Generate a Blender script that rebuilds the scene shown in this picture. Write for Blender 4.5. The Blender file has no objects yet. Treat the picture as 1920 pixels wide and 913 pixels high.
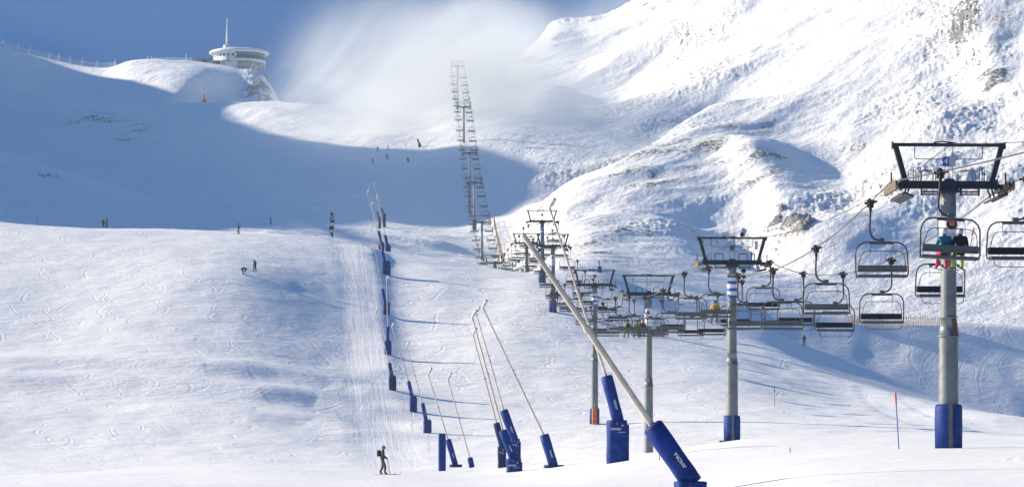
import bpy, math, random
import numpy as np
from mathutils import Vector, Matrix

random.seed(7)
rng = np.random.default_rng(11)
SC = bpy.context.scene
COL = SC.collection
R = math.radians

# ------------------------------------------------------------------ camera
F = 4650.0          # focal length in photo pixels (1920 wide)
PX0, PY0 = 960.0, 750.0   # principal column and horizon row
cam_d = bpy.data.cameras.new("camera")
cam = bpy.data.objects.new("camera", cam_d)
COL.objects.link(cam)
cam.location = (0, 0, 0)
cam.rotation_euler = (R(90), 0, 0)
cam_d.sensor_width = 36.0
cam_d.lens = F / 1920.0 * 36.0
cam_d.shift_y = (PY0 - 456.5) / 1920.0
cam_d.clip_start = 0.5
cam_d.clip_end = 6000
SC.camera = cam

# ------------------------------------------------------------------ sun, sky, exposure
SUN_AZ = 72.0       # degrees to the left of the view direction
SUN_EL = 22.0
sun_dir = Vector((-math.sin(R(SUN_AZ)) * math.cos(R(SUN_EL)),
                  math.cos(R(SUN_AZ)) * math.cos(R(SUN_EL)), math.sin(R(SUN_EL))))
sl = bpy.data.lights.new("sun", 'SUN')
sl.energy = 5.0
sl.angle = R(0.53)
sl.color = (1.0, 0.86, 0.66)
so = bpy.data.objects.new("sun", sl)
so.rotation_euler = sun_dir.to_track_quat('Z', 'Y').to_euler()
so.location = (-200, 200, 400)
COL.objects.link(so)

vs = SC.view_settings
vs.view_transform = 'Standard'
vs.look = 'None'
vs.exposure = 0.98
vs.gamma = 1.0
vs.use_curve_mapping = False
SC.cycles.volume_bounces = 1
SC.cycles.max_bounces = 6
SC.cycles.use_denoising = True

world = bpy.data.worlds.new("World")
SC.world = world
world.use_nodes = True


class NT:
    """small helper to wire shader nodes"""
    def __init__(s, tree):
        s.t = tree
        s.n = tree.nodes
        s.l = tree.links

    def node(s, kind, **kw):
        nd = s.n.new(kind)
        for k, v in kw.items():
            setattr(nd, k, v)
        return nd

    def put(s, sock, v):
        if isinstance(v, bpy.types.NodeSocket):
            s.l.new(v, sock)
        elif v is not None:
            sock.default_value = v

    def math(s, op, a, b=None, c=None, clamp=False):
        nd = s.node('ShaderNodeMath', operation=op)
        nd.use_clamp = clamp
        s.put(nd.inputs[0], a)
        s.put(nd.inputs[1], b)
        s.put(nd.inputs[2], c)
        return nd.outputs[0]

    def mix(s, f, a, b):
        nd = s.node('ShaderNodeMix', data_type='RGBA')
        s.put(nd.inputs[0], f)
        s.put(nd.inputs[6], a)
        s.put(nd.inputs[7], b)
        return nd.outputs[2]

    def noise(s, vec, scale, detail=4, rough=.5, dist=0.0):
        nd = s.node('ShaderNodeTexNoise')
        s.put(nd.inputs['Vector'], vec)
        s.put(nd.inputs['Scale'], scale)
        nd.inputs['Detail'].default_value = detail
        nd.inputs['Roughness'].default_value = rough
        nd.inputs['Distortion'].default_value = dist
        return nd.outputs[0]

    def ramp(s, v, a, b, c=0.0, d=1.0, smooth=True):
        nd = s.node('ShaderNodeMapRange')
        nd.interpolation_type = 'SMOOTHSTEP' if smooth else 'LINEAR'
        s.put(nd.inputs[0], v)
        for i, x in enumerate((a, b, c, d)):
            s.put(nd.inputs[i + 1], x)
        return nd.outputs[0]

    def comb(s, x, y, z):
        nd = s.node('ShaderNodeCombineXYZ')
        s.put(nd.inputs[0], x)
        s.put(nd.inputs[1], y)
        s.put(nd.inputs[2], z)
        return nd.outputs[0]

    def sep(s, v):
        nd = s.node('ShaderNodeSeparateXYZ')
        s.put(nd.inputs[0], v)
        return nd.outputs


def build_world():
    w = NT(world.node_tree)
    w.n.clear()
    tc = w.node('ShaderNodeTexCoord')
    x, y, z = w.sep(tc.outputs['Generated'])
    ys = w.math('MAXIMUM', y, 0.05)
    az = w.math('DIVIDE', x, ys)          # tangent of azimuth
    el = w.math('DIVIDE', z, ys)          # tangent of elevation
    sky = w.node('ShaderNodeTexSky', sky_type='NISHITA')
    sky.sun_disc = False
    sky.sun_elevation = R(SUN_EL)
    sky.sun_rotation = R(-SUN_AZ)
    sky.altitude = 3000
    sky.air_density = 1.0
    sky.dust_density = 0.1
    sky.ozone_density = 3.0
    # mountain air: the blue of the upper sky comes down to the ridge
    vz = w.math('ADD', w.math('ABSOLUTE', z), SKY_LIFT)
    nv = w.node('ShaderNodeVectorMath', operation='NORMALIZE')
    w.put(nv.inputs[0], w.comb(x, y, vz))
    w.put(sky.inputs[0], nv.outputs[0])
    # cloud bank resting in the saddle and trailing up along the right hand mountain
    cv = w.comb(w.math('MULTIPLY', az, 1.0), w.math('MULTIPLY', el, 1.7), 0.3)
    n1 = w.noise(cv, 14.0, 6, .55, .4)
    n2 = w.noise(cv, 5.0, 3, .5)
    nn = w.math('ADD', w.math('MULTIPLY', w.math('SUBTRACT', n1, .5), .060),
                w.math('MULTIPLY', w.math('SUBTRACT', n2, .5), .05))
    # distance below the slanted upper edge of the bank
    edge = w.math('ADD', w.math('MULTIPLY', az, .36), .158)
    low = w.math('ADD', w.math('SUBTRACT', edge, el), nn)
    m1 = w.ramp(low, -.014, .018)
    m1 = w.math('MULTIPLY', m1, w.ramp(az, -.100, -.070))
    thick = w.ramp(low, .0, .05)
    wisps = w.math('MULTIPLY', w.ramp(n2, .50, .78), w.ramp(el, .06, .17))
    m = w.math('ADD', m1, w.math('MULTIPLY', wisps, .16), clamp=True)
    m = w.math('MULTIPLY', m, w.ramp(y, .3, .7))
    ccol = w.mix(thick, (1.15, 1.4, 2.1, 1), (2.8, 2.85, 3.3, 1))
    tint = w.node('ShaderNodeMix', data_type='RGBA', blend_type='MULTIPLY')
    tint.inputs[0].default_value = 1.0
    w.put(tint.inputs[6], sky.outputs[0])
    w.put(tint.inputs[7], w.mix(w.ramp(z, .06, .40), (.02, .235, .475, 1), (.44, .74, .91, 1)))
    col = w.mix(m, tint.outputs[2], ccol)
    bg = w.node('ShaderNodeBackground')
    w.put(bg.inputs[0], col)
    bg.inputs[1].default_value = SKY_STR
    out = w.node('ShaderNodeOutputWorld')
    w.l.new(bg.outputs[0], out.inputs[0])


SKY_LIFT = 0.80
SKY_STR = 0.14
build_world()


# ------------------------------------------------------------------ maths for the terrain
def pchip(xk, yk, x):
    xk = np.asarray(xk, float)
    yk = np.asarray(yk, float)
    h = np.diff(xk)
    dl = np.diff(yk) / h
    m = np.zeros_like(yk)
    if len(xk) > 2:
        w1 = 2 * h[1:] + h[:-1]
        w2 = h[1:] + 2 * h[:-1]
        with np.errstate(divide='ignore', invalid='ignore'):
            hm = (w1 + w2) / (w1 / dl[:-1] + w2 / dl[1:])
        m[1:-1] = np.where(dl[:-1] * dl[1:] > 0, hm, 0)
    m[0], m[-1] = dl[0], dl[-1]
    i = np.clip(np.searchsorted(xk, x) - 1, 0, len(xk) - 2)
    t = (x - xk[i]) / h[i]
    lo, hi = t < 0, t > 1
    tt = np.clip(t, 0, 1)
    r = ((1 + 2 * tt) * (1 - tt) ** 2 * yk[i] + tt * (1 - tt) ** 2 * h[i] * m[i]
         + tt * tt * (3 - 2 * tt) * yk[i + 1] + tt * tt * (tt - 1) * h[i] * m[i + 1])
    r = np.where(lo, yk[0] + m[0] * (x - xk[0]), r)
    r = np.where(hi, yk[-1] + m[-1] * (x - xk[-1]), r)
    return r


def cubic(xk, yk, x):
    """smooth (non-monotone) interpolation through knots, linear ends"""
    xk = np.asarray(xk, float)
    yk = np.asarray(yk, float)
    n = len(xk)
    h = np.diff(xk)
    dl = np.diff(yk) / h
    m = np.zeros(n)
    m[1:-1] = (dl[:-1] * h[1:] + dl[1:] * h[:-1]) / (h[1:] + h[:-1])
    m[0], m[-1] = dl[0], dl[-1]
    i = np.clip(np.searchsorted(xk, x) - 1, 0, n - 2)
    t = (x - xk[i]) / h[i]
    tt = np.clip(t, 0, 1)
    r = ((1 + 2 * tt) * (1 - tt) ** 2 * yk[i] + tt * (1 - tt) ** 2 * h[i] * m[i]
         + tt * tt * (3 - 2 * tt) * yk[i + 1] + tt * tt * (tt - 1) * h[i] * m[i + 1])
    r = np.where(t < 0, yk[0], r)
    r = np.where(t > 1, yk[-1], r)
    return r


_perm = np.concatenate([rng.permutation(256)] * 3)
_ang = rng.uniform(0, 2 * np.pi, 256)
_gx, _gy = np.cos(_ang), np.sin(_ang)


def perlin(x, y):
    xi = np.floor(x).astype(int)
    yi = np.floor(y).astype(int)
    xf, yf = x - xi, y - yi
    u = xf * xf * xf * (xf * (xf * 6 - 15) + 10)
    v = yf * yf * yf * (yf * (yf * 6 - 15) + 10)

    def g(ix, iy, dx, dy):
        k = _perm[_perm[ix & 255] + (iy & 255)]
        return _gx[k] * dx + _gy[k] * dy
    a = g(xi, yi, xf, yf)
    b = g(xi + 1, yi, xf - 1, yf)
    c = g(xi, yi + 1, xf, yf - 1)
    d = g(xi + 1, yi + 1, xf - 1, yf - 1)
    return (a * (1 - u) + b * u) * (1 - v) + (c * (1 - u) + d * u) * v


def fbm(x, y, octs=4, gain=.5):
    r, a, f = 0, 1.0, 1.0
    for k in range(octs):
        r = r + a * perlin(x * f + 17.3 * k, y * f - 9.1 * k)
        a *= gain
        f *= 2.03
    return r


def ridged(x, y, octs=4, gain=.5):
    r, a, f = 0, 1.0, 1.0
    for k in range(octs):
        r = r + a * (1 - 2.2 * np.abs(perlin(x * f + 31.7 * k, y * f + 5.3 * k)))
        a *= gain
        f *= 2.07
    return r


def sstep(a, b, x):
    t = np.clip((x - a) / (b - a), 0, 1)
    return t * t * (3 - 2 * t)


# the terrain grid is polar about the viewpoint: columns are azimuths, rows distances
cols = np.concatenate([np.arange(-2300, -60, 28), np.arange(-60, 1980, 2.0), np.arange(1980, 2900, 28)])
rows = np.concatenate([np.geomspace(14, 240, 230)[:-1], np.geomspace(240, 480, 250)[:-1],
                       np.geomspace(480, 1450, 520)[:-1], np.geomspace(1450, 1500, 3)])
NU, ND = len(cols), len(rows)


def layer(knots, tail=True):
    """knots: list of (distance, [(column, row), ...]) -> height grid (ND, NU)"""
    ds = np.array([k[0] for k in knots], float)
    z = np.zeros((len(knots), NU))
    for i, (d, pts) in enumerate(knots):
        pts = sorted(pts)
        py = cubic([p[0] for p in pts], [p[1] for p in pts], cols)
        z[i] = (PY0 - py) / F * d
    out = np.empty((ND, NU))
    for j in range(NU):
        out[:, j] = pchip(ds, z[:, j], rows)
    before = rows < ds[0]
    after = rows > ds[-1]
    out[before] = z[0][None, :] - .9 * (ds[0] - rows[before])[:, None]
    out[after] = z[-1][None, :] - .9 * (rows[after] - ds[-1])[:, None]
    return out


def smax(a, b, k):
    h = np.clip(.5 + .5 * (a - b) / k, 0, 1)
    return b + (a - b) * h + k * h * (1 - h)


# --- A: foreground swell
A = layer([
    (14, [(-500, 1330), (960, 1330), (2400, 1330)]),
    (60, [(-500, 925), (300, 925), (700, 926), (1100, 932), (1290, 934), (1500, 900), (1920, 880), (2600, 880)]),
    (100, [(-500, 915), (0, 912), (450, 905), (700, 905), (960, 900), (1160, 869), (1400, 850), (1780, 837), (1920, 836), (2600, 836)]),
    (150, [(-500, 905), (0, 897), (300, 885), (450, 881), (717, 889), (850, 891), (963, 886), (1100, 868), (1216, 856), (1376, 826), (1600, 816), (1920, 815), (2600, 815)]),
    (176, [(-500, 902), (0, 890), (150, 884), (300, 873), (450, 868), (640, 874), (800, 884), (900, 880), (1000, 868), (1130, 855), (1216, 847), (1350, 831), (1500, 818), (1600, 812), (1920, 810), (2600, 806)]),
    (205, [(-500, 960), (0, 925), (450, 905), (800, 912), (1000, 895), (1216, 878), (1500, 845), (1920, 835), (2600, 830)]),
    (240, [(-500, 1040), (960, 1000), (2600, 900)]),
])
# --- B: the piste on the left and the rounded hill under the lift
B = layer([
    (200, [(-900, 880), (0, 905), (450, 905), (700, 912), (900, 905), (1100, 890), (1376, 870), (1700, 858), (1920, 850), (2600, 840)]),
    (232, [(-900, 820), (0, 872), (450, 868), (700, 874), (900, 872), (1100, 850), (1376, 838), (1700, 833), (1920, 832), (2600, 840)]),
    (272, [(-900, 700), (0, 765), (300, 765), (450, 768), (720, 800), (850, 800), (1000, 798), (1115, 795), (1376, 785), (1600, 788), (1920, 805), (2600, 870)]),
    (310, [(-900, 600), (0, 640), (450, 640), (720, 686), (850, 690), (1000, 690), (1115, 690), (1376, 700), (1600, 745), (1920, 795), (2600, 900)]),
    (344, [(-900, 470), (0, 520), (250, 517), (450, 512), (700, 575), (850, 588), (1042, 590), (1250, 625), (1400, 655), (1600, 720), (1920, 791), (2600, 930)]),
    (372, [(-900, 420), (0, 456), (250, 460), (448, 467), (620, 486), (700, 500), (807, 514), (907, 525), (1008, 527), (1090, 538), (1160, 556), (1280, 596), (1430, 637), (1508, 668), (1700, 733), (1920, 789), (2600, 950)]),
    (410, [(-900, 380), (0, 419), (100, 424), (200, 428), (300, 430), (448, 437), (550, 444), (620, 452), (677, 462), (740, 476), (807, 486), (907, 502), (973, 512), (1040, 512), (1090, 512), (1133, 516), (1160, 524), (1280, 569), (1340, 588), (1430, 612), (1508, 645), (1600, 680), (1700, 715), (1800, 750), (1920, 787), (2600, 980)]),
    (440, [(-900, 400), (0, 440), (448, 457), (740, 500), (907, 525), (1060, 520), (1160, 540), (1340, 640), (1508, 715), (1700, 785), (1920, 850), (2600, 1050)]),
    (500, [(-900, 470), (0, 490), (448, 510), (740, 560), (960, 575), (1160, 600), (1508, 690), (1920, 830), (2600, 1100)]),
])
# --- V: valley floor under the upper half of the lift, up to the saddle
V = layer([
    (430, [(-2300, 560), (700, 560), (1000, 530), (1150, 610), (1300, 780), (2800, 1000)]),
    (500, [(-2300, 540), (700, 540), (905, 545), (1050, 500), (1100, 505), (1250, 640), (1400, 790), (2800, 900)]),
    (560, [(-2300, 500), (700, 500), (905, 524), (1050, 492), (1150, 500), (1300, 620), (1450, 760), (2800, 900)]),
    (625, [(-2300, 455), (560, 455), (700, 468), (905, 497), (1000, 480), (1100, 480), (2800, 800)]),
    (685, [(-2300, 405), (560, 405), (700, 415), (889, 436), (960, 425), (1060, 420), (2800, 760)]),
    (735, [(-2300, 360), (560, 362), (700, 368), (879, 388), (960, 376), (1060, 362), (2800, 730)]),
    (790, [(-2300, 300), (560, 292), (700, 290), (800, 283), (867, 266), (960, 258), (1060, 262), (2800, 700)]),
    (870, [(-2300, 240), (560, 240), (700, 236), (800, 228), (857, 209), (930, 202), (1010, 206), (2800, 680)]),
    (960, [(-2300, 240), (500, 210), (560, 203), (640, 205), (740, 214), (800, 216), (850, 205), (920, 198), (1010, 205), (2800, 660)]),
    (1100, [(-2300, 300), (560, 250), (2800, 700)]),
])
# --- C: shaded spur on the left
C = layer([
    (450, [(-2300, 500), (0, 478), (448, 490), (600, 500), (2800, 700)]),
    (520, [(-2300, 330), (-400, 350), (0, 385), (200, 410), (400, 428), (560, 440), (650, 455), (2800, 800)]),
    (590, [(-2300, 120), (-400, 230), (0, 283), (60, 301), (170, 340), (250, 367), (330, 389), (450, 406), (560, 419), (650, 440), (2800, 900)]),
    (660, [(-2300, 160), (-400, 260), (0, 325), (170, 372), (330, 408), (560, 432), (2800, 900)]),
])
# --- D: big bowl and the shelf above it
D = layer([
    (640, [(-2300, 400), (0, 440), (300, 440), (600, 445), (2800, 900)]),
    (720, [(-2300, 300), (-400, 340), (0, 372), (300, 374), (500, 380), (620, 400), (2800, 900)]),
    (800, [(-2300, 200), (-400, 260), (0, 305), (300, 308), (500, 303), (640, 305), (760, 330), (2800, 900)]),
    (880, [(-2300, 100), (-400, 190), (0, 238), (300, 242), (500, 238), (640, 240), (760, 262), (2800, 900)]),
    (950, [(-2300, 20), (-400, 140), (0, 192), (130, 193), (230, 196), (300, 200), (400, 199), (540, 196), (620, 205), (700, 230), (2800, 900)]),
    (1060, [(-2300, 0), (-400, 160), (0, 230), (300, 240), (540, 240), (640, 260), (2800, 900)]),
])
# --- E: summit with the restaurant
E = layer([
    (1060, [(-2300, -100), (-400, 150), (0, 215), (300, 215), (500, 214), (560, 226), (640, 260), (2800, 900)]),
    (1120, [(-2300, -350), (-600, -20), (0, 155), (150, 172), (250, 160), (330, 152), (400, 160), (450, 175), (500, 195), (530, 208), (600, 250), (2800, 900)]),
    (1200, [(-2300, -500), (-900, -230), (-400, -50), (-150, 45), (0, 90), (60, 108), (120, 121), (170, 127), (215, 127), (235, 121), (270, 118), (330, 118), (370, 121), (400, 124), (440, 129), (472, 138), (492, 153), (508, 170), (521, 192), (545, 222), (600, 275), (2800, 900)]),
    (1260, [(-2300, -450), (-900, -180), (-150, 90), (0, 140), (250, 160), (440, 175), (540, 270), (640, 320), (2800, 900)]),
])
# --- G: the big mountain on the right
G = layer([
    (440, [(600, 620), (900, 600), (1060, 545), (1200, 605), (1400, 660), (1600, 696), (1800, 716), (1920, 724), (2800, 700)]),
    (470, [(600, 620), (900, 590), (1060, 522), (1200, 562), (1400, 622), (1600, 655), (1800, 666), (1920, 664), (2800, 590)]),
    (500, [(600, 620), (900, 580), (1000, 520), (1100, 504), (1200, 532), (1400, 600), (1600, 632), (1750, 636), (1920, 630), (2800, 530)]),
    (540, [(600, 620), (900, 570), (1000, 505), (1100, 484), (1200, 502), (1400, 553), (1600, 600), (1700, 604), (1760, 606), (1920, 610), (2800, 560)]),
    (600, [(600, 600), (900, 540), (1000, 470), (1100, 447), (1200, 452), (1400, 490), (1600, 505), (1750, 495), (1920, 470), (2800, 380)]),
    (680, [(600, 560), (900, 470), (1000, 424), (1050, 404), (1100, 390), (1200, 375), (1400, 385), (1600, 375), (1750, 350), (1920, 310), (2800, 150)]),
    (780, [(600, 500), (850, 330), (930, 318), (1000, 318), (1100, 306), (1200, 282), (1300, 262), (1400, 258), (1600, 225), (1800, 175), (1920, 140), (2800, -80)]),
    (880, [(600, 420), (800, 262), (900, 240), (1000, 242), (1100, 234), (1200, 214), (1300, 185), (1450, 140), (1600, 95), (1800, 30), (1920, -10), (2800, -260)]),
    (980, [(600, 380), (780, 240), (840, 217), (900, 190), (960, 188), (1100, 175), (1200, 150), (1300, 112), (1450, 55), (1600, -5), (1800, -80), (1920, -120), (2800, -380)]),
    (1080, [(600, 420), (840, 240), (900, 204), (930, 172), (960, 145), (1000, 130), (1100, 116), (1200, 90), (1300, 50), (1500, -40), (1700, -120), (1920, -200), (2800, -450)]),
    (1180, [(600, 450), (860, 260), (940, 178), (962, 140), (985, 112), (1010, 88), (1030, 72), (1100, 64), (1200, 34), (1300, -8), (1500, -110), (1700, -190), (1920, -260), (2800, -480)]),
    (1270, [(600, 480), (900, 260), (1000, 120), (1022, 78), (1040, 63), (1060, 58), (1100, 55), (1140, 46), (1180, 23), (1215, 3), (1240, -8), (1400, -80), (1700, -230), (1920, -300), (2800, -500)]),
    (1380, [(600, 600), (900, 350), (1040, 160), (1180, 70), (1400, -70), (1920, -300), (2800, -500)]),
])

UU = (cols - PX0) / F
YY = np.repeat(rows[:, None], NU, 1)
XX = YY * UU[None, :]
PXG = np.repeat(cols[None, :], ND, 0)


def base_hit(Z, px, py, dmin=20):
    j = int(np.argmin(np.abs(cols - px)))
    zr = (PY0 - py) / F * rows
    k = np.where((Z[:, j] >= zr) & (rows > dmin))[0]
    if len(k) == 0:
        return None
    k = k[0]
    d = rows[k]
    if k > 0:
        a = Z[k - 1, j] - zr[k - 1]
        b = Z[k, j] - zr[k]
        if b > a and a < 0:
            d = rows[k - 1] + (rows[k] - rows[k - 1]) * (-a) / (b - a)
    return ((px - PX0) / F * d, d)


def poly_dist(X, Y, pts):
    """distance to a polyline and signed side (positive = right of travel direction)"""
    best = np.full(X.shape, 1e9)
    side = np.zeros(X.shape)
    for (ax, ay), (bx, by) in zip(pts[:-1], pts[1:]):
        vx, vy = bx - ax, by - ay
        L2 = vx * vx + vy * vy
        t = np.clip(((X - ax) * vx + (Y - ay) * vy) / L2, 0, 1)
        dx, dy = X - (ax + t * vx), Y - (ay + t * vy)
        dd = np.sqrt(dx * dx + dy * dy)
        s = (vy * dx - vx * dy) / (math.sqrt(L2) * np.maximum(dd, 1e-6))
        upd = dd < best
        best = np.where(upd, dd, best)
        side = np.where(upd, s, side)
    return best, side


def bump_line(Z0, Zt, pix, h, wl, wr, dmin=20, taper=True):
    """ridge (h>0) or trough (h<0) along picture points traced onto the base ground"""
    pts = [base_hit(Z0, a, b, dmin) for a, b in pix]
    pts = [p for p in pts if p]
    x0, x1 = min(p[0] for p in pts) - 3 * max(wl, wr), max(p[0] for p in pts) + 3 * max(wl, wr)
    y0, y1 = min(p[1] for p in pts) - 3 * max(wl, wr), max(p[1] for p in pts) + 3 * max(wl, wr)
    r0, r1 = np.searchsorted(rows, [y0, y1])
    X, Y = XX[r0:r1], YY[r0:r1]
    d, s = poly_dist(X, Y, pts)
    w = wl + (wr - wl) * np.clip(s * .5 + .5, 0, 1)
    Zt[r0:r1] += h * np.exp(-(d / w) ** 2)


# relief on the right hand mountain before merging
G0 = G.copy()
base0 = np.maximum.reduce([A, B, V, G])


def on_G(pix, h, wl, wr, dmin=430):
    bump_line(base0, G, pix, h, wl, wr, dmin)


# rocky spur descending to the lift, gully on its left
on_G([(1050, 397), (1120, 362), (1200, 318), (1280, 264), (1340, 236)], 4, 9, 26)
on_G([(1200, 318), (1280, 264), (1380, 216), (1480, 172), (1600, 126), (1700, 85)], 2.4, 12, 44)
on_G([(1080, 355), (1150, 325), (1200, 300), (1245, 262), (1330, 200)], -4.5, 12, 13)
on_G([(1230, 250), (1300, 190), (1380, 140)], 3, 20, 14)
# knob and shaded hollow in the middle of the face
on_G([(1400, 325), (1450, 375), (1480, 418), (1500, 460), (1512, 495)], 6.5, 18, 9)
on_G([(1560, 320), (1580, 360), (1585, 395), (1565, 440)], -4.5, 10, 20)
on_G([(1640, 290), (1665, 350), (1650, 420), (1600, 480)], 3, 16, 24)
on_G([(1330, 420), (1390, 450), (1420, 490)], -4, 18, 14)
on_G([(1780, 200), (1800, 300), (1760, 380)], 5, 22, 14)
on_G([(1840, 190), (1865, 260), (1850, 330)], -4, 14, 18)
on_G([(1840, 60), (1870, 130), (1880, 180)], 9, 22, 10)
on_G([(1905, 90), (1910, 170)], -8, 10, 20)
on_G([(1240, 90), (1330, 60), (1420, 10)], 6, 26, 22)
on_G([(1140, 190), (1180, 150), (1260, 100)], -5, 20, 24)
on_G([(965, 240), (1000, 215), (1040, 190)], 6, 12, 12)
# rolling ground at the foot, right
on_G([(1560, 640), (1680, 622), (1800, 640), (1920, 690)], 1.6, 14, 12)
on_G([(1700, 735), (1820, 715), (1920, 712)], 1.4, 10, 10)

Ga = G - 0
wG = sstep(500, 640, YY) * sstep(1010, 1120, PXG + (YY - 560) * .5)
ca, sa = math.cos(R(35)), math.sin(R(35))
P_ = XX * ca - YY * sa          # across the fall line
Q_ = XX * sa + YY * ca          # along it
gul = ridged(P_ / 62, Q_ / 210, 3, .5) * 3.2 + fbm(P_ / 24, Q_ / 60, 4, .55) * 1.7
rockn = fbm(P_ / 55 + 3, Q_ / 110 + 7, 4, .55)
ROCKY = np.clip(sstep(.02, .5, rockn + .12), 0, 1)
fine = np.abs(fbm(P_ / 5.2, Q_ / 8.0, 3, .6))
vfine = np.abs(fbm(P_ / 2.1, Q_ / 4.0, 2, .6))
G = G + wG * (gul * .75 + ROCKY * (fine * .75 + vfine * .7 - .2) + vfine * .15)
# valley floor smoothness
B = B + fbm(XX / 46, YY / 60, 3) * .42 * sstep(225, 300, YY)
B = B + (fbm(XX / 13, YY / 16, 3) * .20 + fbm(XX / 3.2, YY / 6, 2) * .03)
Bb = B.copy()
base1 = np.maximum(A, B)
for pix, h, wl, wr in [
    ([(-60, 690), (100, 689), (240, 690), (380, 697), (520, 706), (640, 728), (700, 748)], 1.15, 6, 3.6),
    ([(-60, 716), (150, 718), (330, 726), (480, 740), (600, 752), (690, 776)], .95, 6, 3.6),
    ([(300, 770), (480, 782), (600, 790), (690, 815)], .5, 5, 4),
    ([(690, 470), (700, 520), (706, 580), (712, 640), (722, 700)], .6, 2.4, 4),
    ([(733, 490), (742, 560), (748, 630)], -.45, 5, 5),
    ([(600, 480), (620, 560), (630, 620)], -.15, 7, 7),
    ([(300, 480), (290, 560), (260, 640)], .35, 8, 8),
    ([(1200, 598), (1300, 622), (1400, 650), (1560, 715), (1700, 760), (1880, 800)], 1.2, 11, 7),
    ([(1000, 590), (960, 640), (900, 700)], .5, 9, 7),
]:
    bump_line(base1, B, pix, h, wl, wr, 215)
A = A + fbm(XX / 22, YY / 30, 3) * .16 * sstep(40, 90, YY) + fbm(XX / 3, YY / 6, 2) * .025
V = V + fbm(XX / 60, YY / 60, 4) * 2.2 * sstep(500, 600, YY)
wl_ = fbm(XX / 70, YY / 60, 4)
C = C + wl_ * 2.5 + fbm(XX / 18, YY / 18, 3) * .5
D = D + wl_ * 3 + ridged(XX / 40 + .4 * YY / 40, YY / 90, 3) * .5
E = E + fbm(XX / 35, YY / 35, 4) * 1.2
# drifted hump left of the summit building
Eb = np.maximum(D, E)
bump_line(Eb, E, [(392, 142), (365, 154), (345, 168), (325, 186)], 3.2, 7, 22, 1065)
bump_line(Eb, E, [(262, 124), (258, 140), (262, 158)], 2.5, 16, 12, 1065)
bump_line(Eb, E, [(470, 150), (440, 165), (410, 185)], -3.5, 18, 16, 1065)
# crag under the summit building
crag = sstep(.0, 1, 1 - np.abs(PXG - 492) / 46) * sstep(1085, 1130, YY) * (1 - sstep(1195, 1215, YY))
E = E + crag * (ridged(XX / 7, YY / 11, 4, .6) * 1.6 + np.abs(fbm(XX / 4, YY / 4, 3)) * 1.6)
# unseen ridge left of the frame, crest heights shaped to cast the valley shadow
OFF = PXG < -80


crest_h = pchip([-500, 300, 480, 560, 620, 690, 764, 798, 840, 870, 895, 904, 916, 940, 985, 1004, 1029, 1060, 1100, 1150, 1195, 1225, 1255, 1300, 1400, 2300],
                [20, 40, 95, 140, 176, 194, 197, 205, 226, 240, 246, 246, 231, 227, 228, 232, 239, 241, 242, 243, 242, 239, 238, 238, 225, 60], YY)
off_x = XX + 405
prof = np.where(off_x > 0, np.exp(-(np.abs(off_x) / 125) ** 2.2), np.exp(-(np.abs(off_x) / 260) ** 2.2))
LEFT = crest_h * prof - 6 * (1 - prof) - 3 + fbm(XX / 60, YY / 60, 4) * 1.5 * prof

Z = smax(A, B, .6)
Z = smax(Z, V, 2.5)
Z = smax(Z, C, 2.0)
Z = smax(Z, D, 3.0)
Z = smax(Z, E, 2.0)
Z = smax(Z, G, 2.0)
Z = smax(Z, LEFT, 4.0)
Z = np.maximum(Z, -60)
iG = (G > np.maximum.reduce([A, B, V, C, D, E, LEFT]) - .5)
iE = (E > np.maximum.reduce([A, B, V, C, D, G]) - .5)
iB = (np.maximum(A, B) > np.maximum.reduce([V, C, D, E, G]) - .3)


def ground(x, y):
    """height of the snow at a world position"""
    px = PX0 + F * x / y
    i = int(np.clip(np.searchsorted(rows, y) - 1, 0, ND - 2))
    j = int(np.clip(np.searchsorted(cols, px) - 1, 0, NU - 2))
    a = min(max((y - rows[i]) / (rows[i + 1] - rows[i]), 0), 1)
    b = min(max((px - cols[j]) / (cols[j + 1] - cols[j]), 0), 1)
    return float((Z[i, j] * (1 - b) + Z[i, j + 1] * b) * (1 - a) + (Z[i + 1, j] * (1 - b) + Z[i + 1, j + 1] * b) * a)


def at(px, d, py=None):
    """world point seen at photo column px at distance d (row py, else on the snow)"""
    x = (px - PX0) / F * d
    z = ground(x, d) if py is None else (PY0 - py) / F * d
    return Vector((x, d, z))


def hit(px, py, dmin=20):
    q = base_hit(Z, px, py, dmin)
    if q is None:
        print("NO HIT", px, py)
        q = ((px - PX0) / F * 400, 400)
    return Vector((q[0], q[1], ground(q[0], q[1])))


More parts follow.
